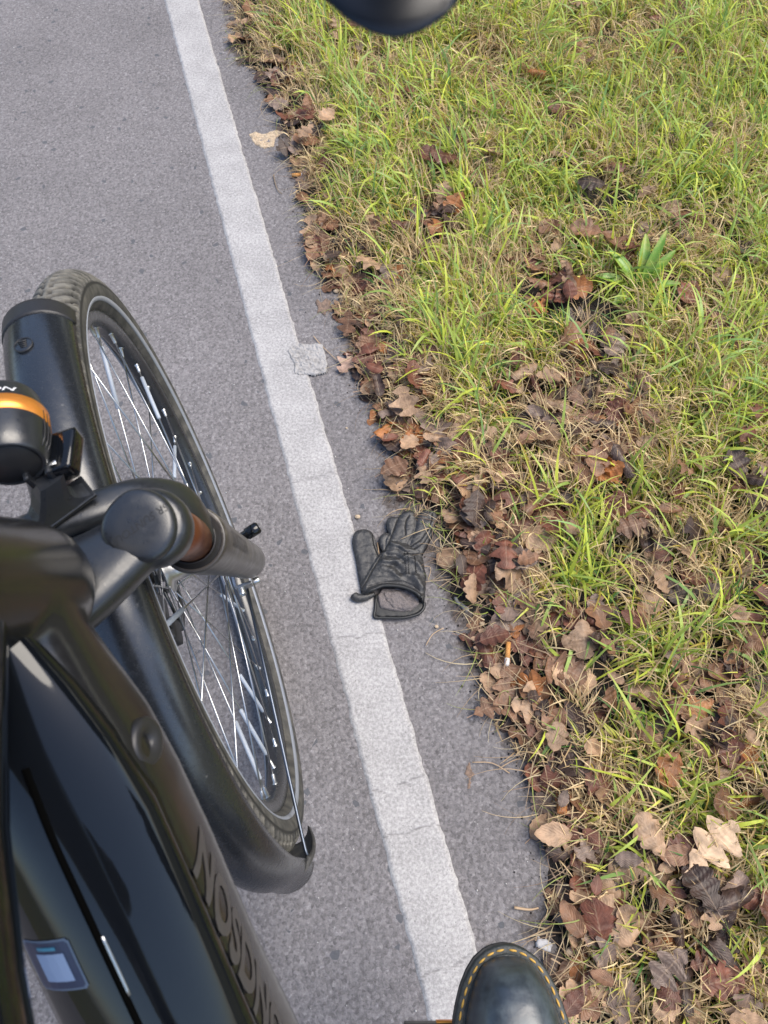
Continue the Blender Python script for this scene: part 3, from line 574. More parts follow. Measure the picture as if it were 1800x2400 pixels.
scrap('feather', q([(1165, 1075), (1185, 1080), (1240, 1130), (1290, 1165), (1298, 1190), (1270, 1195), (1220, 1160), (1180, 1120)], 740, 1100, 3.607), .006, .001, M['bark'], 'tiny white downy feather on wet soil right of the glove cuff', 'feather', .001, .0012, 19)
def cyl(name, a, b, r, m, parent=None): 
    V, F = tube([a, b], r, 14); return mk(name, V, F, m, parent)
def butt(px0, py0, px1, py1, r, white, lab):
    a = gp(px0, py0, .003+r); b = gp(px1, py1, .003+r); z = vground(a[0], a[1])[0]+r+(.018 if white else 0); a[2] = max(z, .0035+r); b[2] = a[2]; e = thing('cigarette_butt', tuple(a-[0, 0, r]), lab, 'cigarette butt')
    mid = a+(b-a)*(.68 if white else .93)
    cyl('filter', a, mid, r, M['butt'], e)
    V, F = tube([mid, mid+(b-mid)*.7, b], [r*.99, r*.97, r*.7], 14); mk('burnt_end' if white else 'filter_end', V, F, M['buttend'], e)
butt(684, 411, 708, 410, .0042, False, 'orange cigarette filter lying crosswise on the asphalt by the upper verge')
butt(1187, 1514, 1183, 1568, .0042, True, 'upright looking orange cigarette butt with white end on dark soil')
def twig(pts, r, lab, m='twig'):
    P = []
    for x, y in pts: g = gp(x, y, .004); g[2] = max(.003, float(vground(g[0], g[1])[0])+.003); P.append(g)
    P = spline(P, 4); V, F = tube(P, [r*(1-.5*i/len(P)) for i in range(len(P))], 6); tag(mk('twig', V, F, M[m], None), lab, 'twig')
M['straw'] = mat('straw', (.42, .30, .19), .7)
twig([(641, 410), (645, 430), (652, 447), (661, 454)], .0014, 'thin bent grey twig on asphalt left of the upper orange filter')
twig([(735, 788), (752, 808), (790, 845)], .0011, 'thin pale straw lying across the grey scrap', 'straw')
twig([(1255, 2205), (1270, 2160), (1290, 2135)], .0013, 'short curved brown twig touching the white paper scrap', 'straw')
twig([(1290, 2246), (1325, 2270), (1343, 2322)], .0016, 'bent brown stalk on soil to the right of the boot toe', 'straw')
twig([(1205, 2127), (1240, 2132), (1262, 2128)], .0022, 'short flat reddish brown stalk on the asphalt above the boot', 'straw')
twig([(970, 1330), (1008, 1329), (1003, 1360)], .0009, 'thin straw lying over the right side of the glove cuff', 'straw')
twig([(1078, 1345), (1025, 1380)], .0011, 'straight pale straw on the asphalt to the right of the glove', 'straw')
twig([(885, 1272), (888, 1298)], .0016, 'short pinkish stalk in the gap beside the glove thumb', 'straw')
twig([(985, 1180), (983, 1205)], .0013, 'short brown stalk above the glove fingertips', 'straw')
random.seed(5)
for k in range(34):
    t = random.uniform(-.3, 2.2); s = edge(t)+random.gauss(.01, .03); p = xy(t, s); a = random.uniform(0, 6.28); L = random.uniform(.02, .06); P = []
    for f in (0, .5, 1): x = p[0]+math.cos(a+f*.5)*L*f; y = p[1]+math.sin(a+f*.5)*L*f; P.append((x, y, max(.003, float(vground(x, y)[0])+.004)))
    V, F = tube(spline(P, 3), .0009, 5); A, B = zone(t, .0); tag(mk('twig', V, F, M['straw'], None), 'thin brown stalk lying on the litter '+A, 'twig', 'stalks along the asphalt edge')
# pebbles
for px, py, r in ((838, 1211, .0045), (1023, 1468, .003), (1135, 1500, .0055), (1131, 1462, .0045), (788, 682, .0055), (1148, 2225, .006), (555, 138, .004), (1337, 2230, .006), (812, 1002, .002)):
    g = gp(px, py, .004); bm = bmesh.new(); bmesh.ops.create_icosphere(bm, subdivisions=2, radius=1)
    V = [np.array([v.co.x*r*1.2, v.co.y*r, v.co.z*r*.7])*(1+.25*(float(vn(v.co.x*2+px, v.co.y*2))-.5))+[g[0], g[1], max(0, float(vground(g[0], g[1])[0]))+r*.5] for v in bm.verts]; F = [[q_.index for q_ in f.verts] for f in bm.faces]; bm.free()
    t, s = g[:2]@LD, g[:2]@LN-edge(g[:2]@LD); A, B = zone(t, max(s, 0)); tag(mk('pebble', V, F, M['pale']), 'small tan pebble '+A+' along the asphalt edge', 'pebble', 'pebbles along the asphalt edge')

# ------------------------------------------------------------------ glove
def gz(L): return [tuple(gp(740+x/3.607, 1100+y/3.607, .012)[:2]) for x, y in L]
gv = thing('glove', (*gp(925, 1320)[:2], .001), 'worn black leather glove lying palm down across the white line edge', 'glove')
parts = {
 'thumb': ([(312, 590), (325, 540), (355, 515), (400, 508), (445, 512), (480, 540), (500, 590), (515, 660), (540, 760), (500, 860), (440, 985), (410, 1040), (385, 1010), (365, 900), (340, 740), (318, 660)], .0105, .011),
 'little': ([(540, 575), (565, 545), (600, 535), (640, 560), (660, 650), (620, 700), (570, 700), (545, 650), (535, 610)], .009, .008),
 'finger2': ([(597, 450), (610, 415), (640, 402), (690, 405), (720, 440), (700, 560), (655, 600), (610, 520)], .010, .008),
 'middle': ([(690, 420), (720, 380), (760, 352), (800, 347), (835, 370), (847, 410), (845, 470), (840, 520), (800, 575), (765, 640), (740, 700), (640, 700), (600, 640), (645, 540), (665, 480)], .0125, .012),
 'wedge': ([(755, 600), (830, 530), (845, 560), (820, 640), (795, 690), (765, 680), (750, 640)], .010, .008),
 'ring': ([(850, 430), (870, 385), (905, 352), (950, 345), (1000, 355), (1025, 390), (1030, 430), (1005, 510), (960, 600), (925, 670), (890, 730), (800, 720), (785, 670), (800, 610), (830, 540), (845, 470)], .0125, .012),
 'palm': ([(575, 690), (620, 610), (700, 600), (800, 650), (892, 705), (905, 760), (920, 850), (935, 900), (928, 1000), (920, 1125), (880, 1095), (830, 1055), (740, 1020), (640, 1005), (560, 1008), (500, 1040), (440, 1070), (395, 1060), (380, 1010), (395, 950), (470, 820), (520, 745)], .0165, .018),
}
allP = np.concatenate([np.array(gz(v[0])) for v in parts.values()]); mn = allP.min(0)-.004; mx = allP.max(0)+.004; cell = .0011
xs = np.arange(mn[0], mx[0], cell); ys = np.arange(mn[1], mx[1], cell); GX, GY = np.meshgrid(xs, ys, indexing='ij'); GH = np.full(GX.shape, -1.); top = np.zeros(GX.shape)
def fn_glove(nm):
    pl, h, r = parts[nm]; P = np.array(gz(pl))
    if nm != 'palm':
        for _ in range(2): P = np.stack([.75*P+.25*np.roll(P, -1, 0), .25*P+.75*np.roll(P, -1, 0)], 1).reshape(-1, 2)
    d = polydist(GX, GY, P)+(.0014 if nm != 'palm' else .0007); k = np.clip(d/r, 0, 1); return d, h*(.38+.62*np.sqrt(np.clip(1-(1-k)**2, 0, 1)))*(d > 0)
for nm in parts:
    d, hh_ = fn_glove(nm); GH = np.where(d > 0, np.maximum(GH, hh_), GH)
a_ = 1.1; wr1 = fbm(GX*55+GY*30, GY*120, 31, 3); wr2 = fbm(GX*160, GY*160, 33, 3)
env = np.clip(GH/.012, 0, 1)
def ridge(pl, amp, w_):
    P = np.array(gz(pl)); D = np.full(GX.shape, 1e9)
    for i in range(len(P)-1):
        a = P[i]; b = P[i+1]; e = b-a; t = np.clip(((GX-a[0])*e[0]+(GY-a[1])*e[1])/(e@e), 0, 1); D = np.minimum(D, np.hypot(GX-a[0]-t*e[0], GY-a[1]-t*e[1]))
    return amp*np.exp(-(D/w_)**2)
GH = GH+env*((wr1-.5)*.003+(wr2-.5)*.0010)
seams = [[(555, 745), (520, 800), (470, 880), (430, 960), (392, 1015)], [(790, 400), (765, 440), (755, 500), (760, 560)], [(985, 380), (975, 450), (940, 530), (880, 610), (800, 660)], [(1010, 470), (960, 560), (900, 640), (830, 680)], [(480, 560), (495, 650), (535, 745)], [(690, 430), (650, 540), (610, 650), (575, 700)], [(440, 1010), (520, 985), (620, 968), (740, 965), (820, 1000), (880, 1060), (912, 1100)], [(620, 545), (590, 600), (585, 690)]]
for s_ in seams: GH = GH-env*ridge(s_, .0016, .0014)
for s_, am, w_ in (([(570, 790), (640, 800), (720, 780), (780, 740)], .004, .004), ([(650, 820), (720, 880), (800, 900)], -.005, .005), ([(560, 850), (640, 870), (700, 930)], .004, .005), ([(770, 900), (840, 930), (905, 1010)], .005, .006), ([(700, 680), (760, 720), (860, 715)], -.004, .004), ([(800, 780), (860, 800), (900, 860)], .004, .005), ([(640, 640), (700, 660), (750, 700)], .003, .004), ([(600, 740), (680, 745), (740, 790)], -.004, .004)): GH = GH+env*ridge(s_, am*.9, w_*1.0)
# the cuff edge of the upper layer stands open above the lining
op = ridge([(460, 1040), (560, 1005), (640, 1003), (740, 1018), (830, 1052), (885, 1095)], .010, .011); okm = fn_glove('palm')[0] > 0; GH = np.where(okm, np.maximum(GH, .004+op*1.5), GH)
I = np.arange(GX.size).reshape(GX.shape); F = np.stack([I[:-1, :-1], I[1:, :-1], I[1:, 1:], I[:-1, 1:]], -1).reshape(-1, 4); ok = (GH.ravel()[F] > -.5).all(1); F = F[ok]; u, inv = np.unique(F, return_inverse=True)
V = np.c_[GX.ravel(), GY.ravel(), .0055+np.maximum(GH.ravel(), 0)][u]; nV = len(V); F = inv.reshape(-1, 4)
quadmesh('leather_shell', V, F, M['leather'], gv)
# wall down to the ground so that the glove is solid
ec = {}
for f in F:
    for i in range(4): e_ = (f[i], f[(i+1) % 4]); ec[e_] = 1
bd = [(a, b) for a, b in ec if (b, a) not in ec]; WV = []; WF = []
for a, b in bd: k = len(WV); WV += [V[a], V[b], (*V[b][:2], .0008), (*V[a][:2], .0008)]; WF.append((k+1, k, k+3, k+2))
mid_open = np.array(gz([(690, 1100)]))[0]
WF2 = [f for f in WF if np.hypot(WV[f[0]][0]-mid_open[0], WV[f[0]][1]-mid_open[1]) > .058 or WV[f[0]][1] > mid_open[1]+.030 or WV[f[0]][2] < .012]
mk('shell_side', WV, WF2, M['leather'], gv, True)
def gpts(L, z): return [np.array([*gp(740+x/3.607, 1100+y/3.607, z)[:2], z]) for x, y in L]
def zat(p):
    i = int((p[0]-mn[0])/cell); j = int((p[1]-mn[1])/cell); i = min(max(i, 0), GX.shape[0]-1); j = min(max(j, 0), GX.shape[1]-1); return .0055+max(0, GH[i, j])
# under layer, lining, binding
scrap('cuff_underside', [(740+x/3.607, 1100+y/3.607) for x, y in [(500, 1060), (495, 1240), (560, 1252), (740, 1252), (860, 1218), (912, 1165), (920, 1110), (880, 1060), (700, 1000)]], .0058, .0015, M['binding'], None, None, .0005, .0016, 3, gv)
lp = [(515, 1075), (545, 1182), (640, 1195), (740, 1203), (800, 1197), (868, 1150), (880, 1100), (830, 1030), (700, 1000), (560, 1010)]
scrap('lining', [(740+x/3.607, 1100+y/3.607) for x, y in lp], .0075, .0035, M['lining'], None, None, .003, .0013, 8, gv)
scrap('lining', [(740+x/3.607, 1100+y/3.607) for x, y in [(560, 1040), (600, 1120), (660, 1180), (760, 1195), (830, 1175), (780, 1120), (740, 1060), (700, 1020)]], .0105, .003, M['lining'], None, None, .003, .0013, 18, gv)
def gtube(name, L, r, m, z=None, dz=0):
    P = spline(gpts(L, .012), 6)
    for p in P: p[2] = (zat(p)+dz) if z is None else z
    V, F = tube(P, r, 8); return mk(name, V, F, m, gv)
gtube('cuff_binding', [(385, 1062), (440, 1052), (500, 1032), (560, 1008), (640, 1004), (740, 1018), (830, 1054), (885, 1098), (918, 1128)], .0030, M['binding'], None, .0005)
gtube('cuff_binding', [(918, 1120), (915, 1165), (865, 1218), (745, 1250), (640, 1252), (560, 1250), (497, 1243), (503, 1170), (510, 1085)], .0026, M['binding'], .0085)
V, F = tube(spline(gpts([(318, 1060), (345, 1085), (400, 1085), (460, 1065), (500, 1050)], .010), 4), [.006, .0075, .008, .0078, .0078, .0078, .0075, .0075, .007, .007, .007, .006, .006, .005, .005, .004, .003][:17], 12); mk('cuff_tab', V, F, M['leather'], gv)
for a, b in (((752, 690), (768, 895)), ((778, 700), (790, 890)), ((838, 740), (850, 880))):
    for k in range(13):
        f = k/13; x = a[0]+(b[0]-a[0])*f; y = a[1]+(b[1]-a[1])*f; P = gpts([(x-6, y), (x+4, y+9)], .02)
        for p in P: p[2] = zat(p)+.0003
        V, F = tube(P, .0007, 5); mk('stitch', V, F, M['thread'], gv)
for s_ in seams[:6]: gtube('seam_cord', s_, .0008, M['thread'], None, .0004)

# ------------------------------------------------------------------ boot
bt = thing('boot', (.11, -.19, .37), 'black leather boot with yellow welt stitching resting on the pedal', 'boot')
ZS = .400; TIP = np.array([.1155, -.0700]); 
def bw(s):          # half width of the sole at distance s behind the toe tip
    return float(np.interp(s, [0, .0015, .005, .012, .022, .035, .05, .062, .08, .10, .14, .18, .22, .26, .285, .298, .30], [.001, .0105, .0195, .0295, .0375, .0445, .0498, .053, .0545, .054, .047, .040, .038, .037, .030, .015, .001]))
def outline(off, n=64):
    ss = np.r_[0, .0015, .005, .012, .022, .035, .05, .062, .08, .10, .14, .18, .22, .26, .285, .298, .30]; s2 = np.interp(np.linspace(0, 1, n), np.linspace(0, 1, len(ss)), ss)
    L = [(-bw(s), -s) for s in s2]; R = [(bw(s), -s) for s in s2[::-1]]; P = np.array(L[1:]+R[1:]); c = np.array([0, -.1])
    T_ = np.roll(P, -1, 0)-np.roll(P, 1, 0); Nn = np.stack([-T_[:, 1], T_[:, 0]], 1); Nn /= np.linalg.norm(Nn, axis=1)[:, None]+1e-9
    Nn *= np.sign(((P-c)*Nn).sum(1))[:, None]; return P+Nn*off
rot = .02
def bx_(P, z): return [(TIP[0]+x*math.cos(rot)-y*math.sin(rot), TIP[1]+x*math.sin(rot)+y*math.cos(rot), z) for x, y in P]
prof = [(-.006, ZS-.030), (-.001, ZS-.029), (0, ZS-.020), (-.002, ZS-.018), (-.002, ZS-.016), (0, ZS-.014), (.0, ZS-.004), (-.0006, ZS-.001), (-.002, ZS), (-.0085, ZS+.0003), (-.012, ZS-.002)]
V, F = loft([bx_(outline(o_), z) for o_, z in prof]); mk('sole', V, F, M['sole'], bt)
# upper as cross sections from toe to ankle, remeshed with the shaft into one skin
rings = []
for s in (.0095, .0115, .015, .021, .03, .042, .055, .07, .085, .105, .13, .16, .19, .22, .25, .275, .288, .2905):
    hw = max(.003, bw(s)-.0092-(.006 if s < .012 else 0)); h = float(np.interp(s, [.009, .0115, .015, .021, .03, .042, .055, .07, .09, .12, .16, .22, .3], [.004, .016, .025, .034, .042, .048, .052, .0545, .058, .070, .10, .13, .13]))
    r_ = []
    for t in np.linspace(0, math.pi, 22): c_ = math.cos(t); s_ = math.sin(t); r_.append((math.copysign(abs(c_)**.75, c_)*hw*(1-.06*s_), -s, ZS-.002+h*(s_**.8)))
    rings.append([(TIP[0]+x*math.cos(rot)-y*math.sin(rot), TIP[1]+x*math.sin(rot)+y*math.cos(rot), z) for x, y, z in r_])
V, F = loft(rings); up_ = MB().add(V, F)
V, F = tube([(TIP[0], TIP[1]-.215, ZS+.03), (TIP[0], TIP[1]-.22, ZS+.12), (TIP[0], TIP[1]-.225, ZS+.21)], [.037, .040, .045], 24); up_.add(V, F)
o = up_.build('leather_upper', M['boot'], bt); remesh(o, .0028, 6)
V, F = loft([bx_(outline(-.0078), ZS+.0005), bx_(outline(-.0092), ZS+.0022), bx_(outline(-.011), ZS+.001)], caps=False); mk('welt_bead', V, F, M['sole'], bt)
O = np.array(outline(-.0046, 200)); sg = np.r_[0, np.cumsum(np.linalg.norm(np.diff(O, axis=0), axis=1))]; tot = sg[-1]; nst = int(tot/.0098)
for k in range(nst):
    a0 = k*tot/nst; ps = [np.array([np.interp(a0+f*tot/nst*.84, sg, O[:, 0]), np.interp(a0+f*tot/nst*.84, sg, O[:, 1])]) for f in (0, .25, .5, .75, 1)]
    P = [np.array(bx_([p], ZS+h)[0]) for p, h in zip(ps, (-.0006, .0006, .001, .0006, -.0006))]; V, F = tube(P, [.0004, .0009, .0011, .0009, .0004], 6); mk('stitch', V, F, M['yellow'], bt)
V = []; F = []; 
V, F = tube(spline([(TIP[0]-.03, TIP[1]-.105, ZS+.058), (TIP[0], TIP[1]-.10, ZS+.064), (TIP[0]+.03, TIP[1]-.105, ZS+.058)], 4), .0012, 6); mk('vamp_seam', V, F, M['yellow'], bt)
for k in range(5):
    y = TIP[1]-.115-k*.016; z = ZS+.074+k*.0145; V, F = tube(spline([(TIP[0]-.02, y, z-.004), (TIP[0], y+.003, z+.003), (TIP[0]+.02, y, z-.004)], 4), .0024, 7); mk('lace', V, F, M['thread'], bt)
# ------------------------------------------------------------------ bicycle
AX = np.array([.93721462, .34132488, .07159662]); HX = np.array([-.34220309, .93962602, 0.]); UX = np.array([-.06727404, -.02450058, .99743367]); WC = np.array([-.23945, .338372, .359])
def B(a, h, u): return WC+AX*a+HX*h+UX*u
bike = thing('bicycle', tuple(B(0, 0, -.36)), 'black electric bicycle with mudguards leaning left on the asphalt path', 'bicycle')
dz5 = math.radians(-2.5); az = math.atan2(AX[1], AX[0])+dz5; ti = math.asin(AX[2])
AF = np.array([math.cos(az)*math.cos(ti), math.sin(az)*math.cos(ti), math.sin(ti)]); HF = np.array([-math.sin(az), math.cos(az), 0]); UF = np.cross(AF, HF)
SX = np.array([0, -math.cos(math.radians(71)), math.sin(math.radians(71))])         # steering axis (a,h,u)
SB = np.array([0, -.203, .455])
def ST(l): p = SB+SX*l; return B(*p)
SW = AX*SX[0]+HX*SX[1]+UX*SX[2]
HD = ST(.05)
def Fm(x, y, z): return HD+AF*x+HF*y+UF*z
def circ(c, a, h, u, R, n, al=0, th0=0): return [c+a*al+R*(math.cos(t+th0)*h+math.sin(t+th0)*u) for t in np.linspace(0, 2*math.pi, n, endpoint=False)]
def wheel(c, a, h, u, tread, front):
    w_ = thing('wheel', tuple(c), None, None); w_.parent = bike; w_.location = Vector(c)-Vector(B(0, 0, -.36))
    RT_ = .0248; RC = .3350; NT, NP = (1500, 96) if tread else (180, 20)
    TH, PH = np.meshgrid(np.linspace(0, 2*math.pi, NT, endpoint=False), np.linspace(0, 2*math.pi, NP, endpoint=False), indexing='ij')
    r = np.full(TH.shape, RT_); 
    pc = np.where(PH > math.pi, PH-2*math.pi, PH)      # 0 = outermost
    if tread:
        arc = TH*.355; lat = pc*RT_; pitch = 2*math.pi*.355/125
        v_ = ((arc+np.abs(lat)*.95)/pitch) % 1; g = (np.abs(v_-.5) < .13) & (np.abs(pc) > .16) & (np.abs(pc) < 1.25)
        g |= (np.abs(np.abs(pc)-.16) < .05) & (((arc/pitch) % 1) < .8)
        v2 = ((arc+np.abs(lat)*.95)/pitch*2) % 1; g |= (np.abs(v2-.5) < .12) & (np.abs(pc) > .95) & (np.abs(pc) < 1.3)
        r = r+np.where(g, -.0042, .0004)*(np.abs(pc) < 1.3)
    LA = r*np.sin(PH); RR = RC+r*np.cos(PH)
    P = c+AX_(a, LA)+RR[..., None]*(np.cos(TH)[..., None]*h+np.sin(TH)[..., None]*u)
    I = np.arange(NT*NP).reshape(NT, NP); J = np.roll(I, -1, 0); F = np.stack([I, np.roll(I, -1, 1), np.roll(J, -1, 1), J], -1).reshape(-1, 4)
    dust_groove_shade = np.ones(TH.shape)*.55
    if tread: dust_groove_shade = np.where(g, 0, np.where(np.abs(pc) < 1.25, 1., .5))*(np.abs(np.abs(pc)-1.42) > .05)  # groove shade painted in as black; ribs and sidewall carry the dusty grey
    quadmesh('tyre', P.reshape(-1, 3), F, M['tyre'], w_, True, {'dust_groove_shade': ('FLOAT', dust_groove_shade.ravel())})
    def ringsweep(name, prof, m, n=144):
        rings = [[c+a*al+R*(math.cos(t)*h+math.sin(t)*u) for al, R in prof] for t in np.linspace(0, 2*math.pi, n, endpoint=False)]
        V, F = loft(rings, caps=False, closed=True, loop=True); return mk(name, V, F, m, w_)
    for s in (-1, 1):
        ringsweep('reflective_stripe', [(s*.0195, .3205), (s*.0212, .3208), (s*.0238, .3248), (s*.0222, .3252)] , M['stripe'])
    ringsweep('rim', [(-.0128, .3165), (.0128, .3165), (.0128, .3075), (.0122, .3035), (.0085, .2995), (0, .2982), (-.0085, .2995), (-.0122, .3035), (-.0128, .3075)], M['rimblack'])
    hubp = [(-.052, .006), (-.052, .010), (-.045, .012), (-.036, .014), (-.034, .029), (-.031, .029), (-.028, .017), (0, .0155), (.028, .017), (.031, .029), (.034, .029), (.036, .014), (.046, .011), (.052, .010), (.052, .006)]
    V, F = lathe(c, a, hubp, 32, up=u, caps=True); mk('hub', V, F, M['alu'], w_)
    nip = []; sleeves = {1: 1, 4: 1, 7: 1, 9: 0, 17: 1, 19: 1, 21: 1, 13: 1, 28: 1, 33: 1}
    for i in range(36):
        th = math.radians(45.28-10*i); sd_ = 1 if i % 2 == 0 else -1; k = i//2; dr = 1 if k % 2 == 0 else -1
        e = c+a*(sd_*.0018)+.2985*(math.cos(th)*h+math.sin(th)*u); tf = th+dr*math.radians(62); f0 = c+a*(sd_*.0325)+.0265*(math.cos(tf)*h+math.sin(tf)*u)
        d = norm(f0-e); V, F = tube([e-d*.001, f0], .00105, 6); mk('spoke', V, F, M['steel'], w_)
        V, F = tube([e-d*.003, e+d*.0006, e+d*.001, e+d*.012, e+d*.013], [.0034, .0034, .0023, .0021, .0012], 8); mk('nipple', V, F, M['alu'], w_)
        if i in sleeves and front:
            V, F = tube([e+d*.022, e+d*.023, e+d*.096, e+d*.097], [.0012, .0027, .0027, .0012], 8); mk('spoke_reflector', V, F, M['reflect'], w_)
    # disc rotor on the left
    rp = MB()
    def flatring(R0, R1, n=60, al=-.042, wv=0):
        rr = [[c+a*(al+x)+R*(math.cos(t)*h+math.sin(t)*u) for x, R in ((-.0009, R0), (.0009, R0), (.0009, R1+wv*math.sin(12*t)), (-.0009, R1+wv*math.sin(12*t)))] for t in np.linspace(0, 2*math.pi, n, endpoint=False)]; V, F = loft(rr, caps=False, loop=True); rp.add(V, F)
    flatring(.064, .079, 72, wv=.0012); flatring(.020, .028)
    for k in range(6):
        t0 = k*math.pi/3; p0 = c-a*.042+.026*(math.cos(t0)*h+math.sin(t0)*u); p1 = c-a*.042+.066*(math.cos(t0+.55)*h+math.sin(t0+.55)*u); rp.add(*tube([p0, p1], .0022, 6))
    rp.build('brake_disc', M['darkmetal'], w_)
    return w_
def AX_(a, LA): return LA[..., None]*a
wheel(WC, AX, HX, UX, True, True)
# dynamo wires / hub cap
RC_ = HD-HF*1.0+0*AF; RC_ = np.array([RC_[0], RC_[1], 0]); RWc = HD-HF*.905; RWc = RWc-UF*((RWc[2]-.359)/UF[2]); 
wheel(RWc, AF, HF, UF, False, False)
def bt_(name, pts, r, m, n=10, par=None): V, F = tube(pts, r, n); return mk(name, V, F, M[m], par or bike)
# mudguards
def fender(c, a, h, u, t0, t1, R=.388, n=80, parent=None, flare=True):
    pr = []
    for x in np.linspace(-1, 1, 15): pr.append((.0305*math.sin(x*1.35)/math.sin(1.35), -.021*(1-math.cos(x*1.35))/(1-math.cos(1.35))))
    rings = []
    for i, t in enumerate(np.linspace(t0, t1, n)):
        f = i/(n-1); wd = 1.0; dR = 0
        if flare: dR = .012*max(0, (f-.9)/.1)**2
        o_ = [(x*wd, z) for x, z in pr]; ii = [(x*wd*.93, z-.0016) for x, z in pr[::-1]]
        rings.append([c+a*x+(R+dR+z)*(math.cos(t)*h+math.sin(t)*u) for x, z in o_+ii])
    V, F = loft(rings); return mk('mudguard', V, F, M['fender'], parent)
T0, T1 = math.radians(77), math.radians(190)
fd = fender(WC, AX, HX, UX, T0, T1, parent=bike)
def fcap(t0, t1, name, m, wd, R, th=.003, n=8, par=None, depth=.023, taper=0):
    rings = []
    for i, t in enumerate(np.linspace(t0, t1, n)):
        k = 1-taper*(i/(n-1))**3; pr = [(wd*k*math.sin(x*1.35)/math.sin(1.35), -depth*(1-math.cos(x*1.35))/(1-math.cos(1.35))) for x in np.linspace(-1, 1, 15)]; rings.append([WC+AX*x+(R+z)*(math.cos(t)*HX+math.sin(t)*UX) for x, z in pr+[(x*.9, z-th) for x, z in pr[::-1]]])
    V, F = loft(rings); return mk(name, V, F, M[m], par)
fcap(T0-math.radians(1.2), T0+math.radians(1.6), 'end_trim', 'plastic', .0316, .3892, par=fd)
fcap(T1-math.radians(6), T1+math.radians(17), 'mud_flap', 'rubber', .0345, .3868, par=fd, n=14, depth=.017, taper=.35)
tb = T0+math.radians(7); bc = WC+.3884*(math.cos(tb)*HX+math.sin(tb)*UX)-AX*.004; bn = norm(math.cos(tb)*HX+math.sin(tb)*UX); bh_ = np.cross(AX, bn)
V, F = lathe(bc, bn, [(-.001, .0072), (.0006, .0072), (.0009, .0067), (.0009, .0001)], 28); mk('badge', V, F, M['fender'], fd)
V, F = lathe(bc, bn, [(.0, .0076), (.0011, .0075), (.0011, .0069), (.0008, .0069)], 28); mk('badge_ring', V, F, M['plastic'], fd)
for k in range(4):
    p = bc+bn*.0012-bh_*(.0035-.0022*k); V, F = tube([p-AX*(.004-.0007*k), p+AX*(.003)], .0005, 5); mk('badge_bar', V, F, M['plastic'], fd)
# mudguard stays
def F_edge(t, s, R=.366): return WC+AX*s*.0298+R*(math.cos(t)*HX+math.sin(t)*UX)
for s in (1, -1):
    hubp = B(s*.056, -.055, .003); e = F_edge(math.radians(186), s, .357); e2 = F_edge(math.radians(186), s, .374)
    bt_('mudguard_stay', [hubp, hubp+(e-hubp)*.5, hubp+(e-hubp)*.97, e+(e2-e)*.2, e2], .0020, 'staysteel', 8, fd)
fender(RWc, AF, HF, UF, math.radians(-5), math.radians(150), n=50, parent=bike, flare=False)
# fork lowers and stanchions: line from cap to dropout
TOP = np.array([.068, -.173, .433]); BOT = np.array([.070, -.034, .012]); LDv = norm(BOT-TOP); LEN = np.linalg.norm(BOT-TOP)
fk = thing('fork', tuple(B(0, -.19, .44)), None, None); fk.parent = bike; fk.location = Vector(B(0, -.19, .44))-Vector(B(0, 0, -.36))
for s in (1, -1):
    def LP_(d): p = TOP+LDv*d; return B(s*p[0], p[1], p[2])
    dw = norm(LP_(1)-LP_(0)); fwd = norm(HX-dw*(HX@dw))
    V, F = lathe(LP_(0), dw, [(.012, .0), (.012, .0178), (.14, .0178), (.14, 0)], 28); mk('stanchion', V, F, M['rust'], fk)
    V, F = lathe(LP_(0), dw, [(.120, .0178), (.116, .0188), (.117, .0200), (.120, .0210), (.121, .0225), (.124, .0245), (.130, .0255)], 40); mk('dust_seal', V, F, M['seal'], fk)
    V, F = lathe(LP_(0), dw, [(.1225, .0235), (.1215, .0255), (.123, .0265), (.128, .0270), (.17, .0262), (.24, .0240), (.33, .0222), (LEN-.045, .0218), (LEN-.02, .0205), (LEN-.006, .016), (LEN, .006), (LEN, 0)], 36); lo = mk('fork_leg', V, F, M['leg'], fk)
    if s > 0: legtree = bvh(lo); legdw = dw; legfwd = fwd; legmid = LP_(.24)
    V, F = box(B(s*.058, -.008, .0), .010, .030, .05, AX, HX, UX, .004); mk('dropout', V, F, M['leg'], fk)
# lettering down the right fork leg
Nn = norm(np.array([0, 0, CAMH])-legmid); Nn = norm(Nn-legdw*(Nn@legdw)); yy = np.cross(legdw, Nn)*-1
V, F = text_mesh('SUNTOUR', .12, bold=.01); rl = norm(-legfwd*.7+AX*.5); Y_ = norm(legfwd*.75+AX*.1); Y_ = norm(Y_-legdw*(Y_@legdw)); Xl = legdw
if np.cross(Xl, Y_)@(np.array([0, 0, CAMH])-legmid) < 0: Xl = -legdw
N2 = norm(Nn+legfwd*.5); N2 = norm(N2-legdw*(N2@legdw)); Y2 = np.cross(N2, legdw); out = []
for v in V:
    p = legmid-legdw*.03+legdw*v[0]*.022+Y2*v[1]*.020+N2*.06; h = legtree.ray_cast(Vector(p), Vector(-N2), .1); out.append(np.array(h[0])+N2*.0005 if h[0] is not None else p-N2*.05)
mk('lettering', out, F, M['logo'], fk, False)
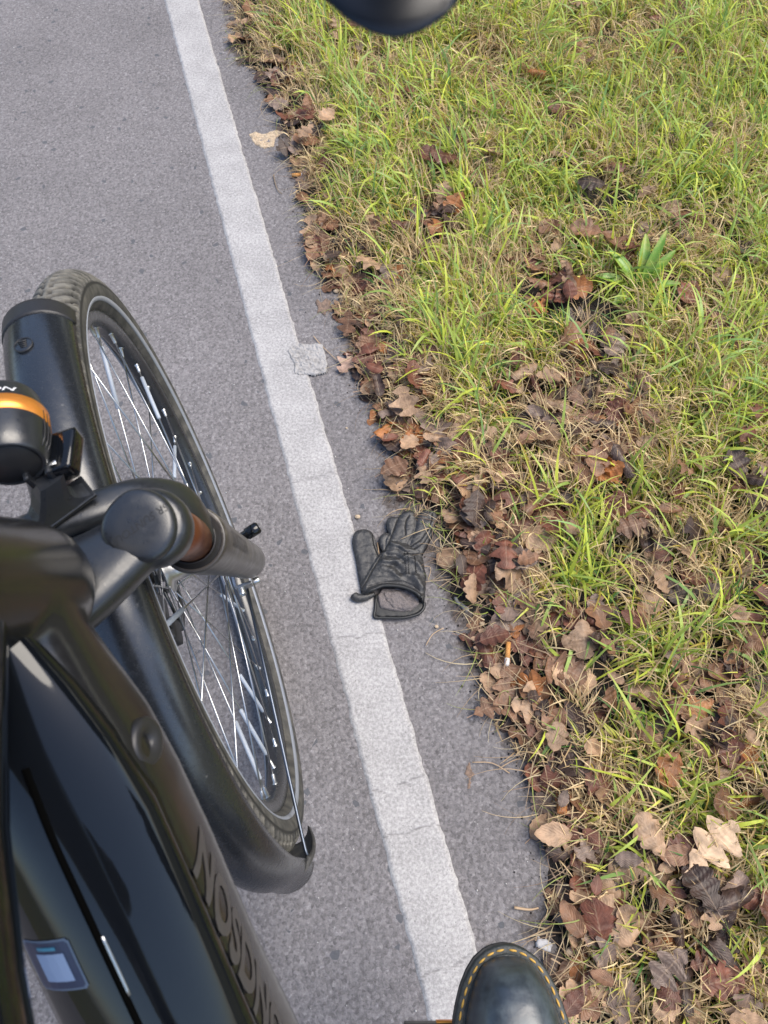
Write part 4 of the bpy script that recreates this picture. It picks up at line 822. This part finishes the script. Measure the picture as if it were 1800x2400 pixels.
# arch joining the lowers in front of the crown
ap = []
for s_, a_, h_, u_ in ((0, -.072, -.134, .318), (0, -.070, -.130, .348), (0, -.056, -.127, .378), (0, -.030, -.128, .393), (0, 0, -.129, .397), (0, .030, -.127, .393), (0, .057, -.123, .381), (0, .076, -.122, .352), (0, .078, -.130, .316)): ap.append(B(a_, h_, u_))
ap = spline(ap, 5); rings = []
for i, p in enumerate(ap):
    d = norm(ap[min(i+1, len(ap)-1)]-ap[max(i-1, 0)]); f = norm(HX-d*(HX@d)); n_ = np.cross(d, f); e_ = abs(i/(len(ap)-1)-.5)*2; W1 = .0125+.006*e_**2; W2 = .0085+.002*e_**2
    rings.append([p+f*W1*math.copysign(abs(math.cos(t))**.7, math.cos(t))+n_*W2*math.copysign(abs(math.sin(t))**.8, math.sin(t)) for t in np.linspace(0, 2*math.pi, 18, endpoint=False)])
V, F = loft(rings); mk('fork_arch', V, F, M['satin'], fk)
# crown
rings = []
for a_ in np.linspace(-.068, .068, 29):
    e_ = abs(a_)/.068; ch = -.173-.026*(1-e_**1.6); cu = .424+.006*(1-e_); hd = .0235+.012*(1-e_)**1.4; hu = .0155+.004*(1-e_)
    rings.append([B(a_, ch+hd*math.copysign(abs(math.cos(t))**.85, math.cos(t))-.3*hu*math.sin(t), cu+hu*math.copysign(abs(math.sin(t))**.75, math.sin(t))) for t in np.linspace(0, 2*math.pi, 22, endpoint=False)])
V, F = loft(rings); cr = MB().add(V, F)
for s in (1, -1):
    c0 = B(s*.068, -.177, .433); V, F = lathe(c0, norm(B(s*TOP[0], *(TOP+LDv)[1:])-B(s*TOP[0], *TOP[1:])), [(-.006, .0), (-.006, .020), (-.003, .0235), (.002, .0255), (.016, .0250), (.022, .0228), (.024, 0)], 32); cr.add(V, F)
o = cr.build('fork_crown', M['satin'], fk); remesh(o, .0022, 8)
for s in (1, -1):
    cdir = -norm(B(s*TOP[0], *(TOP+LDv)[1:])-B(s*TOP[0], *TOP[1:])); c0 = B(s*.0655, -.178, .4395); X = AX*s; Yc = np.cross(cdir, X)
    rings = []
    for z, k in ((-.006, .985), (.0, 1.0), (.0025, .985), (.0045, .93), (.0058, .80), (.0062, .5), (.0063, .02)):
        r_ = []
        for t in np.linspace(0, 2*math.pi, 48, endpoint=False):
            cx, sy = math.cos(t), math.sin(t); rad = .0232*(1+.10*max(0, -cx)**2)
            r_.append(c0+cdir*z+X*(rad*cx*k*.93)+Yc*(rad*sy*k*(1.0-.12*max(0, -cx))))
        rings.append(r_)
    V, F = loft(rings); cp = mk('crown_cap', V, F, M['satin'], fk)
    if s > 0:
        ct = bvh(cp); V, F = text_mesh('SR SUNTOUR', .15, shear=.2, bold=.008)
        xd = norm(RT@np.eye(3)*.78+np.array([0, 0, 0])+np.array([0, .62, 0])); xd = norm(xd-cdir*(xd@cdir)); yd = np.cross(cdir, xd)
        decal('lettering', V, F, c0+AX*.0005, -xd, -yd, .0068, .0068, ct, M['emboss'], fk, .0003)
# light bracket on the arch and headlight
lb = MB()
PB = [(-.030, -.103, .402), (.034, -.103, .402)]
bA = norm(AX*.93+HX*.36); bH = np.cross(UX, bA)
V, F = box(B(.003, -.128, .408), .058, .020, .003, bA, bH, UX, .001); lb.add(V, F)
rings = []
for f, wd, al in ((0, .029, 0), (.06, .0235, 0), (.14, .0185, 0), (.25, .0145, 0), (.4, .0118, 0), (.7, .0098, 0), (1, .0088, 0)):
    p = B(.003+.010*f, -.130+.014*f, .409+.022*f); rings.append([p+bA*wd*sx+bH*.006*sy for sx, sy in ((-1, -1), (-.6, -1.2), (.6, -1.2), (1, -1), (1, 1), (-1, 1))])
V, F = loft(rings); lb.add(V, F)
for s in (-1, 1): V, F = box(B(.010+s*.007, -.112, .432), .004, .014, .016, AX, HX, UX, .002); lb.add(V, F)
lbo = lb.build('light_bracket', M['satin'], fk, False)
V, F = lathe(B(.019, -.112, .433), AX, [(0, .0052), (.0035, .0052), (.004, .0045), (.004, .003), (.002, .0025), (.002, 0)], 20); mk('bolt', V, F, M['alu'], lbo)
hl = thing('headlight', tuple(B(-.022, -.07, .47)), None, None); hl.parent = bike; hl.location = Vector(B(-.022, -.07, .47))-Vector(B(0, 0, -.36))
la = norm(HX*.99-UX*.10); lc = B(.0, -.112, .450)
V, F = lathe(lc, la, [(.0, 0), (.0, .0178), (-.0015, .0188), (0, .0205), (.008, .0232), (.016, .0243), (.026, .0252)], 48); mk('lamp_shell', V, F, M['satin'], hl)
V, F = lathe(lc, la, [(.0245, .0248), (.0247, .0256), (.0365, .0256), (.0367, .0250)], 48); mk('orange_ring', V, F, M['orange'], hl)
V, F = lathe(lc, la, [(.0365, .0250), (.041, .0243), (.046, .0225), (.051, .0215), (.053, .0205), (.051, .019), (.050, 0)], 48); fr_ = mk('lamp_nose', V, F, M['satin'], hl)
V, F = lathe(lc, la, [(-.0008, .0), (-.0008, .0170), (.0002, .0177), (.001, .0177)], 40); mk('rear_plug', V, F, M['plastic'], hl)
upl = norm(np.cross(AX, la))
for k in range(3):
    P = [lc+la*x+(.0248-(.0035 if x < .008 else (.0012 if x < .015 else 0)))*(AX*math.cos(t)+upl*math.sin(t))+norm(AX*math.cos(t)+upl*math.sin(t))*.0004 for t in ((.12-.16*k),) for x in (.004, .010, .017, .024, .032)]
    V, F = tube(P, .0006, 6); mk('cooling_rib', V, F, M['plastic'], hl)
V, F = text_mesh('ERSON', .15, shear=.15, bold=.01); nose_t = bvh(fr_); nl = norm(upl*.95-AX*.0); xl = -AX
pc_ = lc+la*.0415+nl*.0235+AX*.0025
decal('lettering', V, F, pc_, AX, la, .0085, .0062, nose_t, M['white'], hl)
V, F = box(B(.026, -.104, .430), .018, .030, .016, AX, norm(HX+AX*.3), UX, .003); mk('lamp_switch', V, F, M['gloss'], hl)
bt_('lamp_cable', spline([B(-.020, -.118, .445), B(-.030, -.12, .425), B(-.033, -.135, .40), B(-.02, -.15, .385), B(0, -.17, .38)], 5), .0017, 'plastic', 8, hl)
bt_('brake_hose', spline([B(-.075, -.20, .56), B(-.065, -.16, .50), B(-.055, -.165, .44), B(-.07, -.15, .36), B(-.075, -.10, .2), B(-.06, -.06, .08)], 6), .0024, 'plastic', 8)
# hub hardware at the right dropout
V, F = box(B(.046, -.052, .016), .004, .020, .012, AX, HX, UX, .001); mk('stay_bracket', V, F, M['alu'], fk, False)
V, F = box(B(.055, -.062, .014), .020, .004, .012, AX, HX, UX, .001); mk('stay_bracket', V, F, M['alu'], fk, False)
for p, ax_ in ((B(.050, -.064, .012), -HX), (B(.066, -.056, .004), AX)):
    V, F = lathe(p, ax_, [(0, .0045), (.007, .0045), (.0075, .004), (.0075, .0022), (.005, .002), (.005, 0)], 16); mk('bolt', V, F, M['alu'], fk)
V, F = lathe(B(.070, .006, .004), norm(AX+HX*.25), [(-.03, .006), (.004, .0062), (.005, .0078), (.020, .0082), (.0225, .0065), (.0225, 0)], 20); mk('axle_lever', V, F, M['gloss'], fk)
# caliper on the left leg
V, F = box(B(-.047, -.060, .045), .022, .030, .048, AX, norm(HX-UX*.2), UX, .006); mk('brake_caliper', V, F, M['darkmetal'], fk)
V, F = box(B(-.052, -.075, -.012), .026, .034, .036, AX, norm(HX-UX*.2), UX, .008); mk('dynamo_connector', V, F, M['plastic'], fk)
bt_('hub_wire', spline([B(-.05, -.07, .0), B(-.04, -.09, .02), B(-.05, -.075, .045), B(-.06, -.06, .06)], 4), .0015, 'darkmetal', 6, fk)
# ------------------------------------------------------------------ frame
DS = math.radians(38); DV = -HF*math.cos(DS)-UF*math.sin(DS); DNn = HF*(-math.sin(DS))*-1*0+np.cross(DV, AF); DNn = DNn if DNn[2] > 0 else -DNn
DV2 = -HF*math.cos(math.radians(62))-UF*math.sin(math.radians(62))
def DP(t): return HD+DV*min(t, .38)+DV2*max(0, t-.38)
def sup(c, X, Y, hx, hy, e=.55, n=32): return [c+X*hx*math.copysign(abs(math.cos(t))**e, math.cos(t))+Y*hy*math.copysign(abs(math.sin(t))**e, math.sin(t)) for t in np.linspace(0, 2*math.pi, n, endpoint=False)]
fb = MB(); rings = []
for t, hx, hy, e in ((-.01, .030, .026, .9), (.03, .033, .031, .8), (.06, .037, .034, .65), (.09, .042, .036, .55), (.13, .0445, .037, .5), (.18, .046, .038, .45), (.26, .047, .038, .42), (.45, .047, .038, .42), (.62, .046, .038, .42), (.72, .042, .036, .5)):
    rings.append(sup(DP(t)+AF*(.004+.004*min(1, max(0, t)/.12)), AF, DNn, hx, hy, e))
V, F = loft(rings); fb.add(V, F)
V, F = lathe(ST(0), SW, [(-.002, 0), (-.002, .036), (.002, .0395), (.02, .0405), (.07, .038), (.15, .033), (.165, .031), (.166, 0)], 36); fb.add(V, F)
BBc = DP(.72)
TT0 = ST(.104)-AF*.007; rings = []
for t, hx, hy in ((-.035, .020, .020), (-.02, .034, .028), (.02, .036, .029), (.06, .030, .027), (.10, .0245, .025), (.15, .0225, .022), (.30, .0215, .019), (.47, .020, .017)): rings.append(sup(TT0-HF*t-UF*(.10*t+.22*t*t), AF, UF, hx, hy, .7, 24))
TTend = TT0-HF*.47-UF*(.047+.22*.22)
V, F = tube([BBc, BBc+(TTend-BBc)*1.10], [.024, .019], 24); fb.add(V, F)
V, F = lathe(BBc, AF, [(-.045, 0), (-.045, .05), (-.035, .06), (.035, .06), (.045, .05), (.045, 0)], 36); fb.add(V, F)
V2, F2 = loft(rings)
for s in (1, -1):
    fb.add(*tube([BBc+AF*s*.035, RWc+AF*s*.062], [.014, .010], 12)); fb.add(*tube([TTend+AF*s*.015, RWc+AF*s*.062], [.009, .008], 12))
fo = fb.build('frame', M['frame'], bike); remesh(fo, .004, 5)
tt = mk('top_tube', V2, F2, M['gloss'], bike); fo['label'] = 'satin black frame'
# glossy battery cover on the down tube
rings = []
for t, hx in ((-.035, .012), (-.01, .0165), (.02, .023), (.05, .0315), (.08, .0375), (.12, .0415), (.18, .0435), (.26, .0445), (.33, .044), (.36, .042)):
    hyb = float(np.interp(t, [-.05, 0, .03, .06, .09, .13, .18, .7], [.020, .0285, .032, .0345, .036, .0368, .0375, .0375])); c0 = HD+DV*t+AF*.008*min(1, max(0, t)/.12); r_ = []
    for x in np.linspace(-1, 1, 19): r_.append(c0+AF*hx*x+DNn*(hyb+.0035+(.011-.012*x*x-.003*abs(x)**6)*hx/.0445))
    for x in (1, -1): r_.append(c0+AF*hx*x+DNn*(hyb-.016))
    rings.append(r_)
V, F = loft(rings); bc_ = mk('battery_cover', V, F, M['gloss'], bike); btree = bvh(bc_); ftree = bvh(fo)
def DT(t, x): return HD+DV*t+AF*(.004+x)+DNn*.06
def stripd(name, L, r, m, par):
    P = []
    for t, x in L:
        h = btree.ray_cast(Vector(DT(t, x)), Vector(-DNn), .1); P.append(np.array(h[0])-DNn*(r*.35) if h[0] else DT(t, x)-DNn*.02)
    V, F = tube(spline(P, 4), r, 8); return mk(name, V, F, M[m], par)
stripd('cover_seam', [(.075, .004), (.11, .003), (.16, .0035), (.24, .004), (.34, .004)], .0022, 'void', bc_)
stripd('key_slot_trim', [(.168, .0055), (.186, .0058), (.204, .0058)], .0011, 'alu', bc_)
# label where the code sticker sits, left blank
def patchd(name, t0, t1, x0, x1, m, par, lift, rr=0):
    V = []; F = []; n = 24
    for i in range(n+1):
        for j in range(n+1):
            u_, v_ = i/n, j/n
            h = btree.ray_cast(Vector(DT(t0+(t1-t0)*u_, x0+(x1-x0)*v_)), Vector(-DNn), .1); h = h if h[0] is not None else btree.find_nearest(Vector(DT(t0+(t1-t0)*u_, x0+(x1-x0)*v_)-DNn*.02)); V.append(np.array(h[0])+DNn*lift)
    for i in range(n):
        for j in range(n):
            if rr:
                cx_, cy_ = abs((i+.5)/n-.5), abs((j+.5)/n-.5)
                if cx_ > .41 and cy_ > .41 and math.hypot(cx_-.41, cy_-.41) > .085: continue
            a_ = i*(n+1)+j; F.append((a_, a_+1, a_+n+2, a_+n+1))
    return mk(name, V, F, M[m], par, False)
patchd('sticker', .163, .193, -.036, -.010, 'decaledge', bc_, .0004, 1); patchd('sticker_print', .1642, .1918, -.0350, -.0110, 'decal', bc_, .0007, 1); patchd('sticker_panel', .1705, .187, -.030, -.0150, 'decal2', bc_, .0010); patchd('sticker_bar', .1665, .1685, -.028, -.018, 'decal3', bc_, .0010)
# lettering on the right side of the down tube
V, F = text_mesh('NOSDNOK', .1, shear=-.25, bold=.035)
tc_ = .250; c0 = HD+DV*tc_+AF*.10; nrm = norm(AF+DNn*.35); yd = norm(np.cross(nrm, DV)); 
if yd@DNn > 0: yd = -yd
xd = np.cross(yd, nrm); 
def decal2(name, V, F, c, X, Y, N_, sx, sy, tree, m, parent):
    out = []
    for v in V:
        p = c+X*v[0]*sx+Y*v[1]*sy; h = tree.ray_cast(Vector(p), Vector(-N_), .3); out.append(np.array(h[0])+N_*.0006 if h[0] is not None else p-N_*.06)
    return mk(name, out, F, M[m], parent, False)
decal2('lettering', V, F, HD+DV*tc_+AF*.004-DNn*.004+nrm*.12, DV, -yd if np.cross(DV, -yd)@nrm > 0 else yd, nrm, .033, .038, ftree, 'logo', fo)
# round cable plug on the side
pc2 = HD+DV*.098-DNn*.006+nrm*.12; h = ftree.ray_cast(Vector(pc2), Vector(-nrm), .3); pc2 = np.array(h[0]) if h[0] else pc2
V, F = lathe(pc2-nrm*.001, nrm, [(-.002, .0128), (.001, .0130), (.003, .0118), (.0036, .0095), (.0018, .0052), (.0008, .004), (-.003, .0035), (-.003, 0)], 28, up=DV); mk('cable_plug', V, F, M['plastic'], fo)
# crank, pedal
for s in (1, -1):
    e = np.array([.052, -.185, .365]) if s > 0 else 2*BBc-np.array([.052, -.185, .365]); ax0 = BBc+AF*s*.07; ar = e-AF*(e-ax0)@AF*0
    inn = e-AF*((e-BBc)@AF-s*.085); bt_('crank_arm', [ax0, inn], [.013, .010], 'darkmetal', 12)
    pe = thing('pedal', tuple(inn+AF*s*.055), None, None); pe.parent = bike; pe.location = Vector(inn+AF*s*.055)-Vector(B(0, 0, -.36)); pc3 = inn+AF*s*.065
    XX = np.array([1., .0, 0]) if s > 0 else AF; YY = np.array([0., 1, 0]) if s > 0 else HF; pc3 = pc3 if s < 0 else np.array([.075, -.187, .362])
    for y in (-.045, .045): V, F = box(pc3+YY*y, .112, .008, .018, XX, YY, (0, 0, 1), .002); mk('cage_bar', V, F, M['plastic'], pe)
    for x in (-.052, .052): V, F = box(pc3+XX*x, .008, .084, .016, XX, YY, (0, 0, 1), .002); mk('cage_bar', V, F, M['plastic'], pe)
    V, F = box(pc3, .10, .022, .02, XX, YY, (0, 0, 1), .004); mk('axle_body', V, F, M['plastic'], pe)
    for y in (-.0493, .0493): V, F = box(pc3+YY*y, .05, .002, .011, XX, YY, (0, 0, 1)); mk('pedal_reflector', V, F, M['orange'], pe)
    bt_('pedal_spindle', [inn, pc3], .006, 'steel', 8, pe)
V, F = lathe(BBc+AF*.055, AF, [(-.002, .05), (.002, .05), (.002, .085), (.0, .088), (-.002, .085)], 60, caps=True); mk('chainring', V, F, M['darkmetal'], bike)
# seat post and saddle
sp = norm(TTend-BBc); bt_('seat_post', [TTend, TTend+sp*.16], .0135, 'darkmetal', 14)
rings = []
for y, hw, hz in ((-.13, .01, .008), (-.12, .055, .018), (-.07, .075, .022), (0, .06, .02), (.05, .03, .016), (.11, .018, .014), (.13, .006, .006)): rings.append(sup(TTend+sp*.18+HF*y, AF, UF, hw, hz, .8, 18))
V, F = loft(rings); mk('saddle', V, F, M['plastic'], bike)
# stem and handlebar
hb = thing('handlebar', tuple(ST(.35)), None, None); hb.parent = bike; hb.location = Vector(ST(.30))-Vector(B(0, 0, -.36))
s0 = ST(.166); s1 = ST(.345); cl = s1+HX*.085+UX*.028
V, F = tube([s0, s1], .018, 20); mk('steerer', V, F, M['satin'], hb); V, F = tube([s1-UX*.01, cl], [.019, .017], 16); mk('stem', V, F, M['satin'], hb)
def HB(al, back, up): return cl+AX*al-HX*back+UX*up
R_end = HB(.29, -.0, .012)
V, F = tube(spline([HB(-.31, .03, .02), HB(-.2, .01, .015), HB(-.08, 0, .005), HB(0, 0, 0), HB(.08, 0, .005), HB(.2, .01, .015), HB(.31, .03, .02)], 6), .0125, 14); mk('bar', V, F, M['satin'], hb)
for s in (-1, 1): V, F = tube(spline([HB(s*.20, .01, .015), HB(s*.25, .019, .018), HB(s*.32, .033, .02)], 4), [.016]*8+[.017], 14); mk('grip', V, F, M['rubber'], hb)
# brake lever housing seen close to the lens
gpv = lambda px, py, dep: CC+(FW+RT*(px-900)/FPX+DN*(py-1200)/FPX)*dep
best = min(np.linspace(.05, .28, 40), key=lambda al_: np.linalg.norm(HB(al_, .01, .013)-gpv(905, -200, .175))); nb_ = HB(best, .008, .012)
c0 = gpv(917, -95, .172); c1 = gpv(925, -10, .172); c2 = gpv(931, 60, .172); 
rings = []
for f, r1, r2 in ((-1, .009, .009), (-.6, .010, .010), (-.3, .0105, .0105), (0, .012, .011), (.25, .016, .013), (.5, .0185, .0135), (.68, .0165, .0125), (.82, .0125, .010), (.93, .0075, .006), (1.0, .002, .002)):
    p = gpv(905+22*f, -200+282*f, .175); 
    if f < 0: p = nb_+(gpv(905, -200, .175)-nb_)*(1+f)
    rings.append([p+RT*r1*math.cos(t)+np.array([0, .45, .9])*r2*math.sin(t)*.6-DN*0+FW*r2*math.sin(t)*.5 for t in np.linspace(0, 2*math.pi, 28, endpoint=False)])
V, F = loft(rings); mk('brake_lever_housing', V, F, M['housing'], hb)
# ------------------------------------------------------------------ trees standing round the path
M['bark_tree'] = mat('tree_bark', (.09, .07, .05), .9); M['crown_brown'] = mat('autumn_foliage', (.12, .055, .018), .8, noise=(2, (.06, .08, .02), .4, .6)); M['crown_green'] = mat('evergreen_foliage', (.03, .05, .014), .8, noise=(2, (.07, .07, .02), .4, .6))
random.seed(3)
for k, (tx_, ty_, h_, cm_) in enumerate(((6, 9, 7, 'crown_brown'), (1.5, 12, 8, 'crown_green'), (-5, 14, 9, 'crown_brown'), (-10, 8, 8, 'crown_green'), (10, 3, 8, 'crown_green'), (9, -4, 7, 'crown_brown'), (-11, -2, 9, 'crown_brown'), (4.5, 16, 9, 'crown_brown'), (-2, 10, 8, 'crown_green'), (-7.5, 11, 7, 'crown_brown'), (4, 10.5, 8, 'crown_green'), (8, 6, 7, 'crown_brown'))):
    far_ = 1.0 if tx_ > 0 and ty_ > 0 else 1.6; tx_ *= far_; ty_ *= far_
    e = thing('tree', (tx_, ty_, -.05), ('tree with rust brown autumn leaves' if 'brown' in cm_ else 'dark green leafy tree')+' '+('ahead beside the path', 'straight ahead past the verge', 'ahead left of the path', 'far left of the path', 'far right beyond the verge', 'behind on the right', 'behind on the left', 'farthest ahead', 'ahead just left of the path', 'ahead on the left between taller trees', 'ahead right beyond the grass', 'right beyond the grass')[k], 'tree', 'trees round the path')
    tb_ = MB(); tb_.add(*tube([(tx_, ty_, -.06), (tx_+.1, ty_, h_*.4), (tx_, ty_+.1, h_*.8)], [.22, .15, .04], 10))
    for q_ in range(7): a = q_*.9; z0 = h_*(.3+.07*q_); tb_.add(*tube([(tx_, ty_, z0), (tx_+math.cos(a)*h_*.14, ty_+math.sin(a)*h_*.14, z0+h_*.1), (tx_+math.cos(a)*h_*.26, ty_+math.sin(a)*h_*.26, z0+h_*.17)], [.07, .045, .015], 6))
    tb_.build('trunk', M['bark_tree'], e)
    nL = 5000; dirs = rng.normal(size=(nL, 3)); dirs /= np.linalg.norm(dirs, axis=1)[:, None]; rr = rng.uniform(.5, 1, nL)**.5*(.75+.45*vn(dirs[:, 0]*3+9, dirs[:, 1]*3+dirs[:, 2]*2, k))
    c = dirs*rr[:, None]*np.array([h_*.34, h_*.34, h_*.38])+[tx_, ty_, h_*.60]; a = rng.normal(size=(nL, 3))*.2; b_ = rng.normal(size=(nL, 3))*.2
    V = np.stack([c-a, c+b_, c+a, c-b_], 1).reshape(-1, 3); quadmesh('crown', V, np.arange(nL*4).reshape(-1, 4), M[cm_], e, False)
